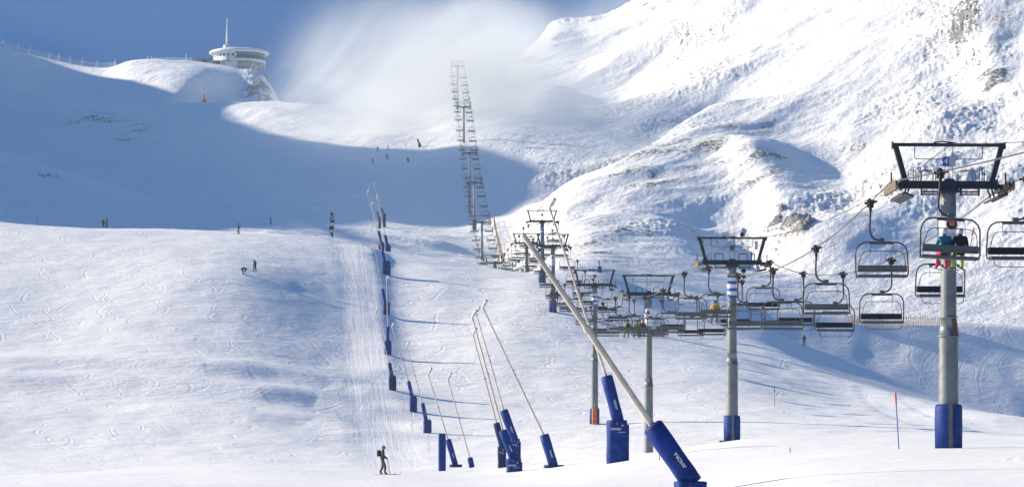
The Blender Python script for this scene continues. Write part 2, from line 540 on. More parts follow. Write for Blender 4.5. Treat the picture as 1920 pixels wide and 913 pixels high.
# ------------------------------------------------------------------ snow material
def snow_material(name, piste):
    m = bpy.data.materials.new(name)
    m.use_nodes = True
    w = NT(m.node_tree)
    w.n.clear()
    out = w.node('ShaderNodeOutputMaterial')
    p = w.node('ShaderNodeBsdfPrincipled')
    w.l.new(p.outputs[0], out.inputs[0])
    geo = w.node('ShaderNodeNewGeometry')
    pos = geo.outputs['Position']
    x, y, z = w.sep(pos)
    rk = w.node('ShaderNodeAttribute', attribute_name='rock').outputs['Fac']
    ln = w.node('ShaderNodeAttribute', attribute_name='lane').outputs['Fac']
    big = w.noise(pos, .012, 3)
    snow = w.mix(big, (.80, .82, .85, 1), (.86, .87, .885, 1))
    # rock showing through: speckled, wind scoured
    if piste:
        spk = w.noise(pos, .9, 4, .7)
    else:
        sv = w.comb(w.math('MULTIPLY', x, 1.0), w.math('MULTIPLY', y, .55), w.math('MULTIPLY', z, 1.5))
        spk = w.noise(sv, .85, 7, .75, .5)
    thr = w.ramp(rk, 0, 1, .70, .36, False)
    soft = w.math('ADD', thr, .03)
    rmask = w.ramp(spk, thr, soft)
    rmask = w.math('MULTIPLY', rmask, w.ramp(rk, .02, .12))
    rn = w.noise(pos, .35, 5, .65)
    rock = w.mix(rn, (.090, .088, .090, 1), (.30, .295, .29, 1))
    col = w.mix(rmask, snow, rock)
    w.put(p.inputs['Base Color'], col)
    p.inputs['Roughness'].default_value = .62
    p.inputs['Specular IOR Level'].default_value = .25
    # relief
    if piste:
        h1 = w.noise(w.comb(w.math('MULTIPLY', x, .5), y, z), .50, 5, .62)
        h2 = w.noise(w.comb(w.math('MULTIPLY', x, .30), w.math('MULTIPLY', y, .9), z), 1.9, 5, .7)
        patch = w.ramp(w.noise(pos, .035, 3, .6), .35, .65, .55, 1.0)
        h0 = w.noise(w.comb(w.math('MULTIPLY', x, .45), y, z), .13, 4, .6)
        h3 = w.noise(pos, 5.0, 3, .7)
        h = w.math('MULTIPLY', w.math('ADD', w.math('MULTIPLY', h1, .26), w.math('MULTIPLY', h2, .17)), patch)
        h = w.math('ADD', h, w.math('ADD', w.math('MULTIPLY', h0, .55), w.math('MULTIPLY', h3, .035)))
        # carved turns: long linked arcs down the fall line, thinned out in patches
        for k, (amp, wav, spc, sl_, wid, ph) in enumerate([
                (3.4, .34, 7.3, .00, .034, 0.0), (5.5, .22, 10.1, .16, .026, 2.1),
                (2.2, .50, 8.7, -.22, .030, 4.0), (7.5, .15, 13.0, .30, .020, 1.2), (4.4, .28, 11.2, -.36, .024, 5.2),
                (1.2, .08, 15.0, .9, .016, .7)]):
            wob = w.noise(pos, .020 + .006 * k, 1)
            phs = w.math('ADD', w.math('MULTIPLY', y, wav), w.math('MULTIPLY', w.noise(pos, .03 + .01 * k, 1), 7.0))
            sx = w.math('MULTIPLY', w.math('SINE', w.math('ADD', phs, ph)), amp)
            xx = w.math('ADD', w.math('ADD', x, sx), w.math('MULTIPLY', y, sl_))
            xx = w.math('ADD', xx, w.math('MULTIPLY', wob, 14.0))
            fr = w.math('FRACT', w.math('DIVIDE', xx, spc))
            dd = w.math('ABSOLUTE', w.math('SUBTRACT', fr, .5))
            pr = w.ramp(dd, 0.0, wid, -1.0, 0.0)
            pr = w.math('ADD', pr, w.ramp(w.math('ABSOLUTE', w.math('SUBTRACT', dd, wid * 1.5)), 0.0, wid * .8, .6, 0.0))
            msk = w.ramp(w.noise(pos, .05 + .01 * k, 2, .5), .44, .58)
            h = w.math('ADD', h, w.math('MULTIPLY', w.math('MULTIPLY', pr, msk), .017))
        # groomed lane: ribs along the fall line
        lx = w.math('ADD', w.math('ADD', x, w.math('MULTIPLY', y, .085)), w.math('MULTIPLY', w.noise(pos, .03, 1), .5))
        lane = w.math('MULTIPLY', w.noise(w.comb(lx, w.math('MULTIPLY', y, .02), 0), 1.3, 6, .8), .13)
        h = w.math('ADD', w.math('MULTIPLY', h, w.math('SUBTRACT', 1.0, w.math('MULTIPLY', ln, .45))), w.math('MULTIPLY', lane, ln))
    else:
        sv2 = w.comb(w.math('MULTIPLY', w.math('SUBTRACT', w.math('MULTIPLY', x, .82), w.math('MULTIPLY', y, .57)), 1.0),
                     w.math('MULTIPLY', w.math('ADD', w.math('MULTIPLY', x, .57), w.math('MULTIPLY', y, .82)), .45), z)
        h1 = w.noise(sv2, .16, 6, .66)
        h2 = w.noise(pos, .5, 5, .7)
        h = w.math('ADD', w.math('MULTIPLY', h1, 1.1), w.math('MULTIPLY', h2, w.ramp(rk, 0, .8, .28, 1.0)))
        h = w.math('ADD', h, w.math('MULTIPLY', rmask, .35))
    if piste:
        h = w.math('MULTIPLY', h, w.ramp(y, 60, 330, .42, 1.0, False))
    b = w.node('ShaderNodeBump')
    b.inputs['Strength'].default_value = 1.0
    b.inputs['Distance'].default_value = 1.0
    w.put(b.inputs['Height'], h)
    w.l.new(b.outputs[0], p.inputs['Normal'])
    return m


def area_mask(pix, rad):
    """soft blotches on the terrain traced from picture points: list of (px, py, radius_px)"""
    r = np.zeros(Z.shape)
    vy = PY0 - F * Z / YY
    wx_ = fbm(P_ / 20, Q_ / 40, 3) * 1.1
    wy_ = fbm(P_ / 20 + 9, Q_ / 40 + 4, 3) * 1.1
    for px_, py_, rx, ry, s in pix:
        r = np.maximum(r, s * np.exp(-(((PXG + wx_ * rx - px_) / rx) ** 2 + ((vy + wy_ * ry - py_) / ry) ** 2) ** 1.2))
    return r * np.clip(.75 + 1.5 * fbm(P_ / 9, Q_ / 22, 3, .6), 0, 1.3)


slope = np.zeros_like(Z)
dzdy = np.gradient(Z, axis=0) / np.gradient(YY, axis=0)
dzdx = np.gradient(Z, axis=1) / np.gradient(XX, axis=1)
slope = np.sqrt(dzdx ** 2 + dzdy ** 2)
rock = np.where(iG & (wG > .1), .05 + .34 * ROCKY * wG, 0.0)
rock = rock + np.where(iG, sstep(.75, 1.5, slope) * .5 * wG, 0)
rocks_px = [(1300, 215, 190, 20, .0), (1190, 330, 80, 28, .62), (1270, 275, 90, 34, .66), (1350, 295, 80, 60, .64), (1240, 305, 70, 40, .64), (1150, 445, 90, 40, .6), (1420, 300, 90, 60, .6),
            (1440, 320, 70, 40, .45), (1492, 428, 40, 40, 1.0), (1476, 382, 18, 13, 1.0), (1520, 330, 50, 30, .4),
            (1870, 50, 40, 60, .65), (1860, 150, 40, 60, .7), (1760, 40, 60, 50, .5), (1790, 65, 22, 16, .7), (1700, 120, 70, 40, .35),
            (1600, 290, 80, 40, .4), (1140, 460, 80, 30, .45), (1110, 420, 60, 25, .5), (965, 238, 26, 14, .9),
            (1040, 75, 26, 16, .7), (985, 125, 22, 26, .7), (948, 158, 20, 16, .75), (1080, 118, 24, 16, .45), (925, 195, 22, 8, .6),
            (1215, 10, 22, 14, .6), (1740, 320, 60, 40, .35), (1640, 520, 120, 40, .2), (1850, 480, 70, 40, .3), (1400, 240, 80, 40, .4), (1450, 190, 80, 30, .35), (1570, 170, 90, 30, .35)]
rock = np.maximum(rock, area_mask(rocks_px, 0) * (YY > 480) * iG)
rock = np.maximum(rock, np.where(iE, area_mask([(478, 172, 34, 20, 1.1), (500, 160, 22, 26, .95), (492, 188, 44, 9, 1.0), (95, 162, 9, 3, .9)], 0), 0) * (YY > 1065))
rock = np.maximum(rock, area_mask([(100, 328, 50, 5, .75), (170, 222, 90, 22, .48), (260, 250, 60, 25, .46), (40, 385, 60, 14, .5)], 0) * (YY > 480))
vyg = PY0 - F * Z / YY
lane_c = np.interp(vyg, [450, 520, 600, 700, 780, 860, 900], [655, 672, 676, 682, 700, 735, 760])
lane_w = np.interp(vyg, [450, 520, 700, 860], [32, 36, 40, 60])
lane = np.exp(-np.abs((PXG - lane_c) / lane_w) ** 4) * (YY > 225) * (YY < 430)


rk_h = np.clip(rock - .62, 0, .5) / .5 * (YY > 480)
Z = Z + rk_h * (ridged(XX / 6.5, Z / 5 + YY / 9, 4, .6) * 1.0 + np.abs(fbm(XX / 2.4, Z / 2 + YY / 3, 3, .6)) * 1.1 - .3)


def build_terrain(name, r0, r1, mat):
    nr = r1 - r0
    co = np.stack([XX[r0:r1], YY[r0:r1], Z[r0:r1]], -1).reshape(-1, 3)
    i, j = np.meshgrid(np.arange(nr - 1), np.arange(NU - 1), indexing='ij')
    a = (i * NU + j).ravel()
    q = np.stack([a, a + 1, a + NU + 1, a + NU], -1)
    me = bpy.data.meshes.new(name)
    me.vertices.add(len(co))
    me.vertices.foreach_set("co", co.ravel().astype(np.float32))
    me.loops.add(q.size)
    me.loops.foreach_set("vertex_index", q.ravel().astype(np.int32))
    me.polygons.add(len(q))
    me.polygons.foreach_set("loop_start", (np.arange(len(q)) * 4).astype(np.int32))
    me.polygons.foreach_set("use_smooth", np.ones(len(q), bool))
    me.update(calc_edges=True)
    for nm, g in (('rock', rock), ('lane', lane)):
        at_ = me.attributes.new(nm, 'FLOAT', 'POINT')
        at_.data.foreach_set('value', g[r0:r1].ravel().astype(np.float32))
    me.materials.append(mat)
    o = bpy.data.objects.new(name, me)
    COL.objects.link(o)
    o['kind'] = 'structure'
    return o


rs = int(np.searchsorted(rows, 470))
build_terrain('ski_slope', 0, rs + 1, snow_material('piste_snow', True))
build_terrain('mountain_terrain', rs, ND, snow_material('mountain_snow', False))
# ------------------------------------------------------------------ materials for objects
def mat(name, col, rough=.5, metal=0.0, var=.25, scale=6.0, bump=0.0, spec=.4):
    m = bpy.data.materials.new(name)
    m.use_nodes = True
    w = NT(m.node_tree)
    w.n.clear()
    out = w.node('ShaderNodeOutputMaterial')
    p = w.node('ShaderNodeBsdfPrincipled')
    w.l.new(p.outputs[0], out.inputs[0])
    tc = w.node('ShaderNodeTexCoord')
    n = w.noise(tc.outputs['Object'], scale, 5, .6)
    f = w.ramp(n, .3, .7)
    a = tuple(c * (1 - var) for c in col) + (1,)
    b = tuple(min(c * (1 + var * .6), 1) for c in col) + (1,)
    w.put(p.inputs['Base Color'], w.mix(f, a, b))
    p.inputs['Roughness'].default_value = rough
    p.inputs['Metallic'].default_value = metal
    p.inputs['Specular IOR Level'].default_value = spec
    if bump:
        bn = w.node('ShaderNodeBump')
        bn.inputs['Strength'].default_value = 1
        bn.inputs['Distance'].default_value = bump
        w.put(bn.inputs['Height'], n)
        w.l.new(bn.outputs[0], p.inputs['Normal'])
    return m


M = {
    'galv': mat('galvanised_steel', (.19, .215, .225), .5, .35, .22, 2.2),
    'dark': mat('dark_painted_steel', (.038, .046, .050), .5, .2, .3, 3),
    'frame': mat('chair_frame_steel', (.055, .050, .052), .42, .4, .3, 5),
    'back': mat('grey_chair_back', (.115, .128, .128), .55, .2, .18, 3),
    'black': mat('black_rubber', (.012, .012, .014), .6, 0, .4, 8),
    'rubber': mat('worn_wheel_rubber', (.20, .16, .12), .8, 0, .4, 9),
    'cable': mat('steel_rope', (.10, .10, .10), .5, .5, .2, 2),
    'blue': mat('blue_pad_vinyl', (.002, .030, .21), .6, 0, .35, 2.5, .03, .2),
    'bluedark': mat('dark_blue_pad_vinyl', (.004, .026, .11), .6, 0, .4, 2.5, .03, .2),
    'pole': mat('beige_painted_tube', (.64, .58, .48), .5, 0, .18, 3),
    'white': mat('white_paint', (.78, .79, .80), .5, 0, .06, 2),
    'cream': mat('cream_paint', (.62, .60, .56), .5, 0, .15, 3),
    'sblue': mat('blue_banner', (.03, .12, .42), .6, 0, .1, 2),
    'orange': mat('orange_fabric', (.75, .16, .03), .6, 0, .2, 4),
    'red': mat('red_plastic', (.70, .04, .05), .5, 0, .15, 4),
    'wood': mat('weathered_slats', (.58, .38, .22), .8, 0, .35, 3),
    'hut': mat('weathered_hut_boards', (.24, .19, .155), .8, 0, .35, 1.2),
    'rust': mat('rusty_steel', (.16, .07, .04), .8, 0, .4, 4),
    'glass': mat('tinted_window_glass', (.008, .03, .09), .4, 0, .3, .3, 0, .05),
    'net': mat('white_safety_net', (.62, .64, .68), .8, 0, .15, 1),
    'wall': mat('white_rendered_wall', (.72, .73, .75), .7, 0, .08, .6),
    'under': mat('grey_floor_soffit', (.40, .41, .43), .7, 0, .15, .8),
    'flag': mat('black_flag_cloth', (.022, .02, .024), .8, 0, .3, 2),
    'skin': mat('skin', (.50, .30, .22), .5, 0, .1, 8),
    'ski': mat('ski_surface', (.10, .10, .11), .35, 0, .3, 6),
}
_cm = {}


def cloth(name, col):
    if name not in _cm:
        _cm[name] = mat(name + '_cloth', col, .75, 0, .22, 7, .01)
    return _cm[name]


# ------------------------------------------------------------------ mesh building
class MB:
    def __init__(s):
        s.v, s.f, s.sm, s.mi = [], [], [], []

    def add(s, vs, fs, smooth=True, mi=0):
        o = len(s.v)
        s.v += [tuple(p) for p in vs]
        for f in fs:
            s.f.append(tuple(i + o for i in f))
            s.sm.append(smooth)
            s.mi.append(mi)
        return s

    def tube(s, pts, r, n=8, caps=True, mi=0):
        pts = [Vector(p) for p in pts]
        k = len(pts)
        rr = r if isinstance(r, (list, tuple)) else [r] * k
        vs, fs = [], []
        t0 = (pts[1] - pts[0]).normalized()
        ref = Vector((0, 0, 1)) if abs(t0.z) < .9 else Vector((0, 1, 0))
        nrm = t0.cross(ref).normalized()
        for i, p in enumerate(pts):
            t = (pts[min(i + 1, k - 1)] - pts[max(i - 1, 0)]).normalized()
            nrm = (nrm - t * nrm.dot(t)).normalized()
            b = t.cross(nrm)
            for j in range(n):
                a = 2 * math.pi * j / n
                vs.append(p + (nrm * math.cos(a) + b * math.sin(a)) * rr[i])
        for i in range(k - 1):
            for j in range(n):
                j2 = (j + 1) % n
                fs.append((i * n + j, i * n + j2, (i + 1) * n + j2, (i + 1) * n + j))
        s.add(vs, fs, True, mi)
        if caps:
            s.add(vs[:n], [tuple(reversed(range(n)))], False, mi)
            s.add(vs[-n:], [tuple(range(n))], False, mi)
        return s

    def box(s, c, size, rot=None, mi=0, taper=1.0):
        c = Vector(c)
        hx, hy, hz = (x / 2 for x in size)
        vs = []
        for z in (-1, 1):
            q = taper if z > 0 else 1
            for y in (-1, 1):
                for x in (-1, 1):
                    p = Vector((x * hx * q, y * hy * q, z * hz))
                    if rot:
                        p = rot @ p
                    vs.append(c + p)
        return s.add(vs, [(0, 2, 3, 1), (4, 5, 7, 6), (0, 1, 5, 4), (2, 6, 7, 3), (0, 4, 6, 2), (1, 3, 7, 5)], False, mi)

    def beam(s, a, b, wx, wy, mi=0):
        """square bar from a to b"""
        a, b = Vector(a), Vector(b)
        d = b - a
        q = d.to_track_quat('Z', 'Y').to_matrix()
        return s.box((a + b) / 2, (wx, wy, d.length), q, mi)

    def lathe(s, prof, n=24, c=(0, 0, 0), a0=0.0, a1=2 * math.pi, mi=0, smooth=True):
        full = abs(a1 - a0 - 2 * math.pi) < 1e-6
        m = n if full else n + 1
        vs, fs = [], []
        for r, z in prof:
            for j in range(m):
                a = a0 + (a1 - a0) * j / n
                vs.append((c[0] + r * math.cos(a), c[1] + r * math.sin(a), c[2] + z))
        for i in range(len(prof) - 1):
            for j in range(n):
                j2 = (j + 1) % m
                fs.append((i * m + j, i * m + j2, (i + 1) * m + j2, (i + 1) * m + j))
        return s.add(vs, fs, smooth, mi)

    def disc(s, c, axis, r, th, n=16, mi=0):
        c, ax = Vector(c), Vector(axis).normalized()
        return s.tube([c - ax * th / 2, c + ax * th / 2], r, n, True, mi)

    def prism(s, poly, y0, y1, mi=0):
        """polygon in the xz plane given thickness along y"""
        n = len(poly)
        vs = [(x, y0, z) for x, z in poly] + [(x, y1, z) for x, z in poly]
        fs = [tuple(range(n)), tuple(reversed(range(n, 2 * n)))]
        fs += [(i, i + n, (i + 1) % n + n, (i + 1) % n) for i in range(n)]
        return s.add(vs, fs, False, mi)

    def mesh(s, name, mats):
        me = bpy.data.meshes.new(name)
        me.from_pydata(s.v, [], s.f)
        for m in (mats if isinstance(mats, (list, tuple)) else [mats]):
            me.materials.append(m)
        me.polygons.foreach_set('use_smooth', s.sm)
        me.polygons.foreach_set('material_index', s.mi)
        me.update()
        return me


def link(name, me, parent=None, loc=(0, 0, 0), rot=(0, 0, 0)):
    o = bpy.data.objects.new(name, me)
    COL.objects.link(o)
    o.location = loc
    o.rotation_euler = rot
    if parent is not None:
        o.parent = parent
    return o


def part(name, mb, m, parent, label=None, loc=(0, 0, 0), rot=(0, 0, 0)):
    o = link(name, mb.mesh(name, m), parent, loc, rot)
    if label:
        o['label'] = label
    return o


def tag(o, label, cat, group=None):
    o['label'] = label
    o['category'] = cat
    if group:
        o['group'] = group
    return o


def thing(name, label, cat, loc, rotz=0.0, group=None):
    return tag(link(name, None, None, loc, (0, 0, rotz)), label, cat, group)


def kids(o):
    return [c for c in bpy.data.objects if c.parent == o]


def copy_tree(src, tree, loc, rotz=0.0):
    """copy a thing with its parts; tree = list of (part, [sub-parts])"""
    r = src.copy()
    COL.objects.link(r)
    r.location = loc
    r.rotation_euler = (0, 0, rotz)
    for ch, subs in tree:
        c = ch.copy()
        COL.objects.link(c)
        c.parent = r
        for g in subs:
            d = g.copy()
            COL.objects.link(d)
            d.parent = c
    return r


def text_mesh(body, size, m, name='lettering', align='CENTER'):
    cu = bpy.data.curves.new('lettering_curve', 'FONT')
    cu.body = body
    cu.size = size
    cu.align_x = align
    cu.align_y = 'CENTER'
    cu.extrude = .002
    cu.offset = size * .012
    to = bpy.data.objects.new('lettering_tmp', cu)
    COL.objects.link(to)
    dg = bpy.context.evaluated_depsgraph_get()
    me = bpy.data.meshes.new_from_object(to.evaluated_get(dg))
    bpy.data.objects.remove(to)
    me.name = name
    me.materials.clear()
    me.materials.append(m)
    return me


def arc(cx, cz, r, a0, a1, n=6, y=0.0):
    return [(cx + r * math.cos(R(a0 + (a1 - a0) * i / n)), y, cz + r * math.sin(R(a0 + (a1 - a0) * i / n))) for i in range(n + 1)]


ORD = ['zeroth', 'first', 'second', 'third', 'fourth', 'fifth', 'sixth', 'seventh', 'eighth', 'ninth', 'tenth', 'eleventh', 'twelfth']
# ------------------------------------------------------------------ chairlift line
def line_x(d):
    return 17.25 - .0471 * (d - 98)


ROPE = 2.3
LINE_A = math.atan(.0471)          # heading of the line, to the left of +y
# name, distance, row of the crossbeam, height of the pole, how the sleeve looks, how one would point at it
PY = [
    ('P1', 98, 347, 'logo', 'number 4 pylon'),
    ('P2', 161, 492, 'bands', 'floodlight pylon'),
    ('P3', 214, 551, 'plate', 'white plated pylon'),
    ('P4', 272, 534, 'bands', 'orange bag pylon'),
    ('P5', 344, 461, 'plate', 'crest pylon'),
    ('P7', 369, 415, 'bands', 'highest crest pylon'),
    ('P6', 413, 456, None, 'bare crest pylon'),
    ('P8', 543, 492, None, 'half buried pylon'),
    ('P9', 625, 416, 'blueband', 'flared foot pylon'),
    ('P10', 685, 342, None, 'shadow edge pylon'),
    ('P11', 727, 287, None, 'shaded bowl pylon'),
    ('P12', 790, 201, None, 'misty pylon'),
    ('P13', 868, 124, None, 'topmost pylon'),
]
LABELS = {
    'P1': 'tall grey lift pylon at the right edge carrying a blue number 4 sign',
    'P2': 'grey lift pylon with blue and white bands and a floodlight panel on top',
    'P3': 'grey lift pylon with a white plate and rusty pole joint, behind the nearest lance',
    'P4': 'grey lift pylon with blue banded sleeve and an orange bag at its padded foot',
    'P5': 'lift pylon with white plate, crossed by the two longest lances',
    'P7': 'lift pylon with blue bands rising highest above the hill crest, blue padded foot',
    'P6': 'lift pylon with plain pole just left of the banded one on the crest',
    'P8': 'lift pylon whose lower pole is hidden behind the hill, only the head showing',
    'P9': 'lift pylon with flared foot standing on the sunlit snow beyond the hill',
    'P10': 'lift pylon with blue foot at the lower edge of the valley shadow',
    'P11': 'lift pylon with pale lower tube standing in the shaded bowl',
    'P12': 'pale lift pylon on sunlit snow above the valley shadow',
    'P13': 'topmost lift pylon fading into the mist below the cloud bank',
}


def z_row(py, d):
    return (PY0 - py) / F * d


PYL = []
for nm, d, row, sleeve, ref in PY:
    PYL.append(dict(nm=nm, d=d, zb=z_row(row, d), x=line_x(d), sleeve=sleeve, ref=ref))

# rope height along the line: chords between sheaves with sag
knots = [(26, z_row(250, 62) + .2, 0)] + [(p['d'], p['zb'] + .12, 0) for p in PYL] + [(905, PYL[-1]['zb'] + 5.5, 0)]
SAG = [.5, 2.1, 1.2, 1.5, 1.8, .3, .6, 1.4, 1.6, .9, .5, .8, 1.0, .3]


def rope_z(d):
    for i in range(len(knots) - 1):
        a, b = knots[i], knots[i + 1]
        if d <= b[0] or i == len(knots) - 2:
            t = (d - a[0]) / (b[0] - a[0])
            return a[1] + (b[1] - a[1]) * t - 4 * SAG[i] * t * (1 - t)


def rope_pt(d, side):
    return Vector((line_x(d) + side * ROPE, d, rope_z(d)))


for side, lab in ((-1, 'left steel haul cable carrying the chairs going uphill'), (1, 'right steel haul cable carrying the chairs coming down')):
    ds = []
    for i in range(len(knots) - 1):
        n = max(4, int((knots[i + 1][0] - knots[i][0]) / 5))
        ds += list(np.linspace(knots[i][0], knots[i + 1][0], n + 1)[:-1])
    ds.append(knots[-1][0])
    mb = MB().tube([rope_pt(d, side) for d in ds], .028, 6)
    tag(link('haul_cable', mb.mesh('haul_cable', M['cable'])), lab, 'cable', 'lift cables')
# slack signal line hung between the top bars
pts = []
tops = [(30, z_row(268, 62) + 1.2)] + [(p['d'], p['zb'] + 1.62) for p in PYL]
for (a, za), (b, zb) in zip(tops[:-1], tops[1:]):
    for k in range(12):
        t = k / 12
        pts.append((line_x(a + (b - a) * t) + .15, a + (b - a) * t, za + (zb - za) * t - 4 * min(1.6, (b - a) * .018) * t * (1 - t)))
tag(link('signal_cable', MB().tube(pts, .016, 5).mesh('signal_cable', M['black'])),
    'thin dark signal cable strung between the top bars of the pylons', 'cable', 'lift cables')


def shell(mb, r0, r1, z0, z1, a0, a1, n=10, mi=0, top_round=.12):
    """curved padding slab around a pole"""
    prof_o = [(r0, z0), (r1, z0 + .02), (r1 + .01, (z0 + z1) / 2), (r1, z1 - top_round), ((r0 + r1) / 2 + .03, z1 - .02), (r0, z1)]
    mb.lathe(prof_o, n, (0, 0, 0), a0, a1, mi)
    for a in (a0, a1):
        vs = [(r * math.cos(a), r * math.sin(a), z) for r, z in prof_o]
        mb.add(vs, [tuple(range(len(vs)))], False, mi)


def make_pylon(p, idx):
    d = p['d']
    x = p['x']
    gz = min(ground(x + dx, d + dy) for dx in (-.4, 0, .4) for dy in (-.4, 0, .4)) - .1
    H = p['zb'] - gz                       # beam axis height above the foot
    p['H'], p['gz'] = H, gz
    t = thing('lift_pylon', LABELS[p['nm']], 'pylon', (x, d, gz), LINE_A, 'chairlift pylons')
    det = idx < 7
    ns = 24 if det else 12
    J = H * (.50 if H > 8 else .38)
    # pole: wide lower tube, cone joint with flanges, slimmer upper tube
    mb = MB()
    fl = .12 if p['nm'] != 'P9' else 1.0
    foot = [(.40 + .25 * fl, 0), (.40 + .22 * fl, .5), (.395, 1.2 if fl < .5 else 2.2)]
    mb.lathe(foot + [(.375, J - .75)], ns)
    mb.lathe([(.375, J - .75), (.43, J - .75), (.43, J - .69), (.375, J - .69), (.31, J), (.36, J), (.36, J + .06), (.31, J + .06)], ns)
    mb.lathe([(.31, J + .06), (.30, H - .45), (.30, H - .18), (0, H - .18)], ns)
    if p['nm'] == 'P1':
        mb.box((0, -.37, 1.0), (.1, .05, 1.9))
    part('pole', mb, M['galv'], t)
    if idx in (0, 2, 4):
        mb = MB()
        mb.lathe([(.392, J - .69), (.324, J - .03)], 8, (0, 0, 0), R(-75), R(-15))
        part('joint_cover', mb, M['rust'], t, 'rusty cone plate')
    # saddle between pole and beam
    mb = MB().box((0, 0, H - .26), (.78, .7, .10)).box((0, -.05, H + .17), (.45, .5, .12), taper=.7)
    mb.prism([(-.36, H - .2), (.36, H - .2), (.2, H + .1), (-.2, H + .1)], -.22, -.17)
    part('saddle', mb, M['dark'], t)
    # padding at the foot
    if p['nm'] in ('P1', 'P2', 'P4', 'P5', 'P7', 'P10'):
        for sgn in (-1, 1):
            mb = MB()
            c = -90 + sgn * 96
            lo, hi = (R(c - 82), R(c + 82))
            shell(mb, .40, .535, .08, 1.85 if p['nm'] != 'P10' else 3.0, lo, hi)
            part('foot_pad', mb, M['blue'], t)
    if p['nm'] in ('P2',):
        mb = MB().box((-.15, -.5, .12), (1.5, .8, .16), Matrix.Rotation(R(4), 3, 'Y'))
        part('plinth', mb, M['hut'], t)
    # crossbeam, uprights, top bar
    mb = MB().box((0, 0, H), (3.75, .34, .30))
    for sx in (-1, 1):
        mb.box((sx * 1.9, 0, H), (.05, .44, .42))
    part('crossbeam', mb, M['dark'], t)
    for sx in (-1, 1):
        part('frame_post', MB().beam((sx * 1.72, 0, H + .12), (sx * 2.12, 0, H + 1.55), .19, .2), M['dark'], t)
    mb = MB().box((0, 0, H + 1.58), (4.5, .16, .13))
    for sx in (-1, 1):
        mb.box((sx * 2.24, 0, H + 1.56), (.05, .2, .28))
    if det:
        mb.tube([(-.6, 0, H + 1.66), (-.3, 0, H + 1.72), (.2, 0, H + 1.66), (.5, 0, H + 1.60)], .03, 6)
    part('top_bar', mb, M['dark'], t)
    # hand rails
    mb = MB()
    rr = .018 if det else .024
    mb.tube([(-1.35, 0, H + 1.5), (-1.35, 0, H + 1.16)] + arc(-1.25, H + 1.12, .1, 180, 270, 3) + arc(1.25, H + 1.12, .1, 270, 360, 3) + [(1.35, 0, H + 1.16), (1.35, 0, H + 1.5)], rr, 6)
    for sx in (-.14, .17):
        mb.tube([(sx, 0, H + .15), (sx, 0, H + 1.5)], rr * .8, 5)
    for sx in (-.85, .72):
        for yy in (-.25, .25):
            mb.tube([(sx - .28, yy, H + .1), (sx - .28, yy, H + .46)] + arc(sx - .2, H + .48, .08, 180, 90, 3, yy) + arc(sx + .2, H + .48, .08, 90, 0, 3, yy) + [(sx + .28, yy, H + .46), (sx + .28, yy, H + .1)], rr, 6)
    if det:
        for sx in (-1, 1):
            for k in (0, 1):
                xx = sx * (1.22 + .2 * k)
                mb.tube([(xx, -.5, H + .1), (xx, -.5, H + .62 - .1 * k), (xx + .1 * sx, .4, H + .70 - .1 * k), (xx + .1 * sx, .4, H)], rr, 6)
    part('handrail', mb, M['frame'], t)
    # steps hung below the beam
    for sx in (-.78, .78):
        mb = MB().box((sx, -.3, H - .30), (.72, .25, .05)).box((sx, -.3, H - .40), (.72, .25, .05))
        for k in (-1, 1):
            mb.box((sx + k * .36, -.3, H - .28), (.04, .2, .34))
        part('step', mb, M['frame'], t)
    # sheave trains with wheels, and slanting catwalks
    grad = (rope_z(d + 3) - rope_z(d - 3)) / 6
    for sx in (-1, 1):
        xr = sx * ROPE
        rot = Matrix.Rotation(math.atan(grad), 3, 'X')
        mb = MB()
        for k in (-1, 1):
            mb.box(Vector((xr - sx * .16, 0, -.1)) + Vector((0, k * .62, 0)), (.06, 1.05, .16))
        mb.box((xr - sx * .16, 0, -.16), (.08, 2.4, .10))
        mb.tube([(sx * 1.8, 0, -.03), (xr, 0, -.08)], .09, 8)
        mb.box((xr - sx * .02, 0, .28), (.05, .1, .4))
        mb.v = [tuple(rot @ Vector(q) + Vector((0, 0, H))) for q in mb.v]
        tr = part('sheave_train', mb, M['black'], t)
        for k in range(4 if not det else 6):
            yy = (k - (2.5 if det else 1.5)) * (.40 if det else .6)
            c = rot @ Vector((xr, yy, -.14)) + Vector((0, 0, H))
            w_ = MB().disc(c, (1, 0, 0), .20, .11, 14).disc(c, (1, 0, 0), .10, .14, 10)
            if det:
                part('sheave_wheel', w_, M['rubber'], tr)
            else:
                tr.data.materials.append(M['rubber']) if len(tr.data.materials) < 2 else None
        if not det:
            w_ = MB()
            for k in range(4):
                w_.disc(rot @ Vector((xr, (k - 1.5) * .6, -.14)) + Vector((0, 0, H)), (1, 0, 0), .2, .11, 10)
            part('wheel_row', w_, M['rubber'], tr)
        mb = MB()
        wk = Matrix.Rotation(R(sx * -22), 3, 'Y') @ rot
        for k in range(6):
            mb.box(Vector((sx * 1.86, 0, H - .52)) + wk @ Vector((0, -1.1 + k * .42, 0)), (.42, .36, .07), wk)
        mb.beam((sx * 2.05, -1.2, H - .5 - 1.2 * grad), (sx * 2.05, 1.3, H - .5 + 1.2 * grad), .06, .08)
        for yy in (-.3, .3):
            mb.beam((sx * 1.6, yy, H - .05), (sx * 1.75, yy, H - .5), .06, .06)
        part('catwalk', mb, M['dark'], t)
    # sleeves and signs
    s = p['sleeve']
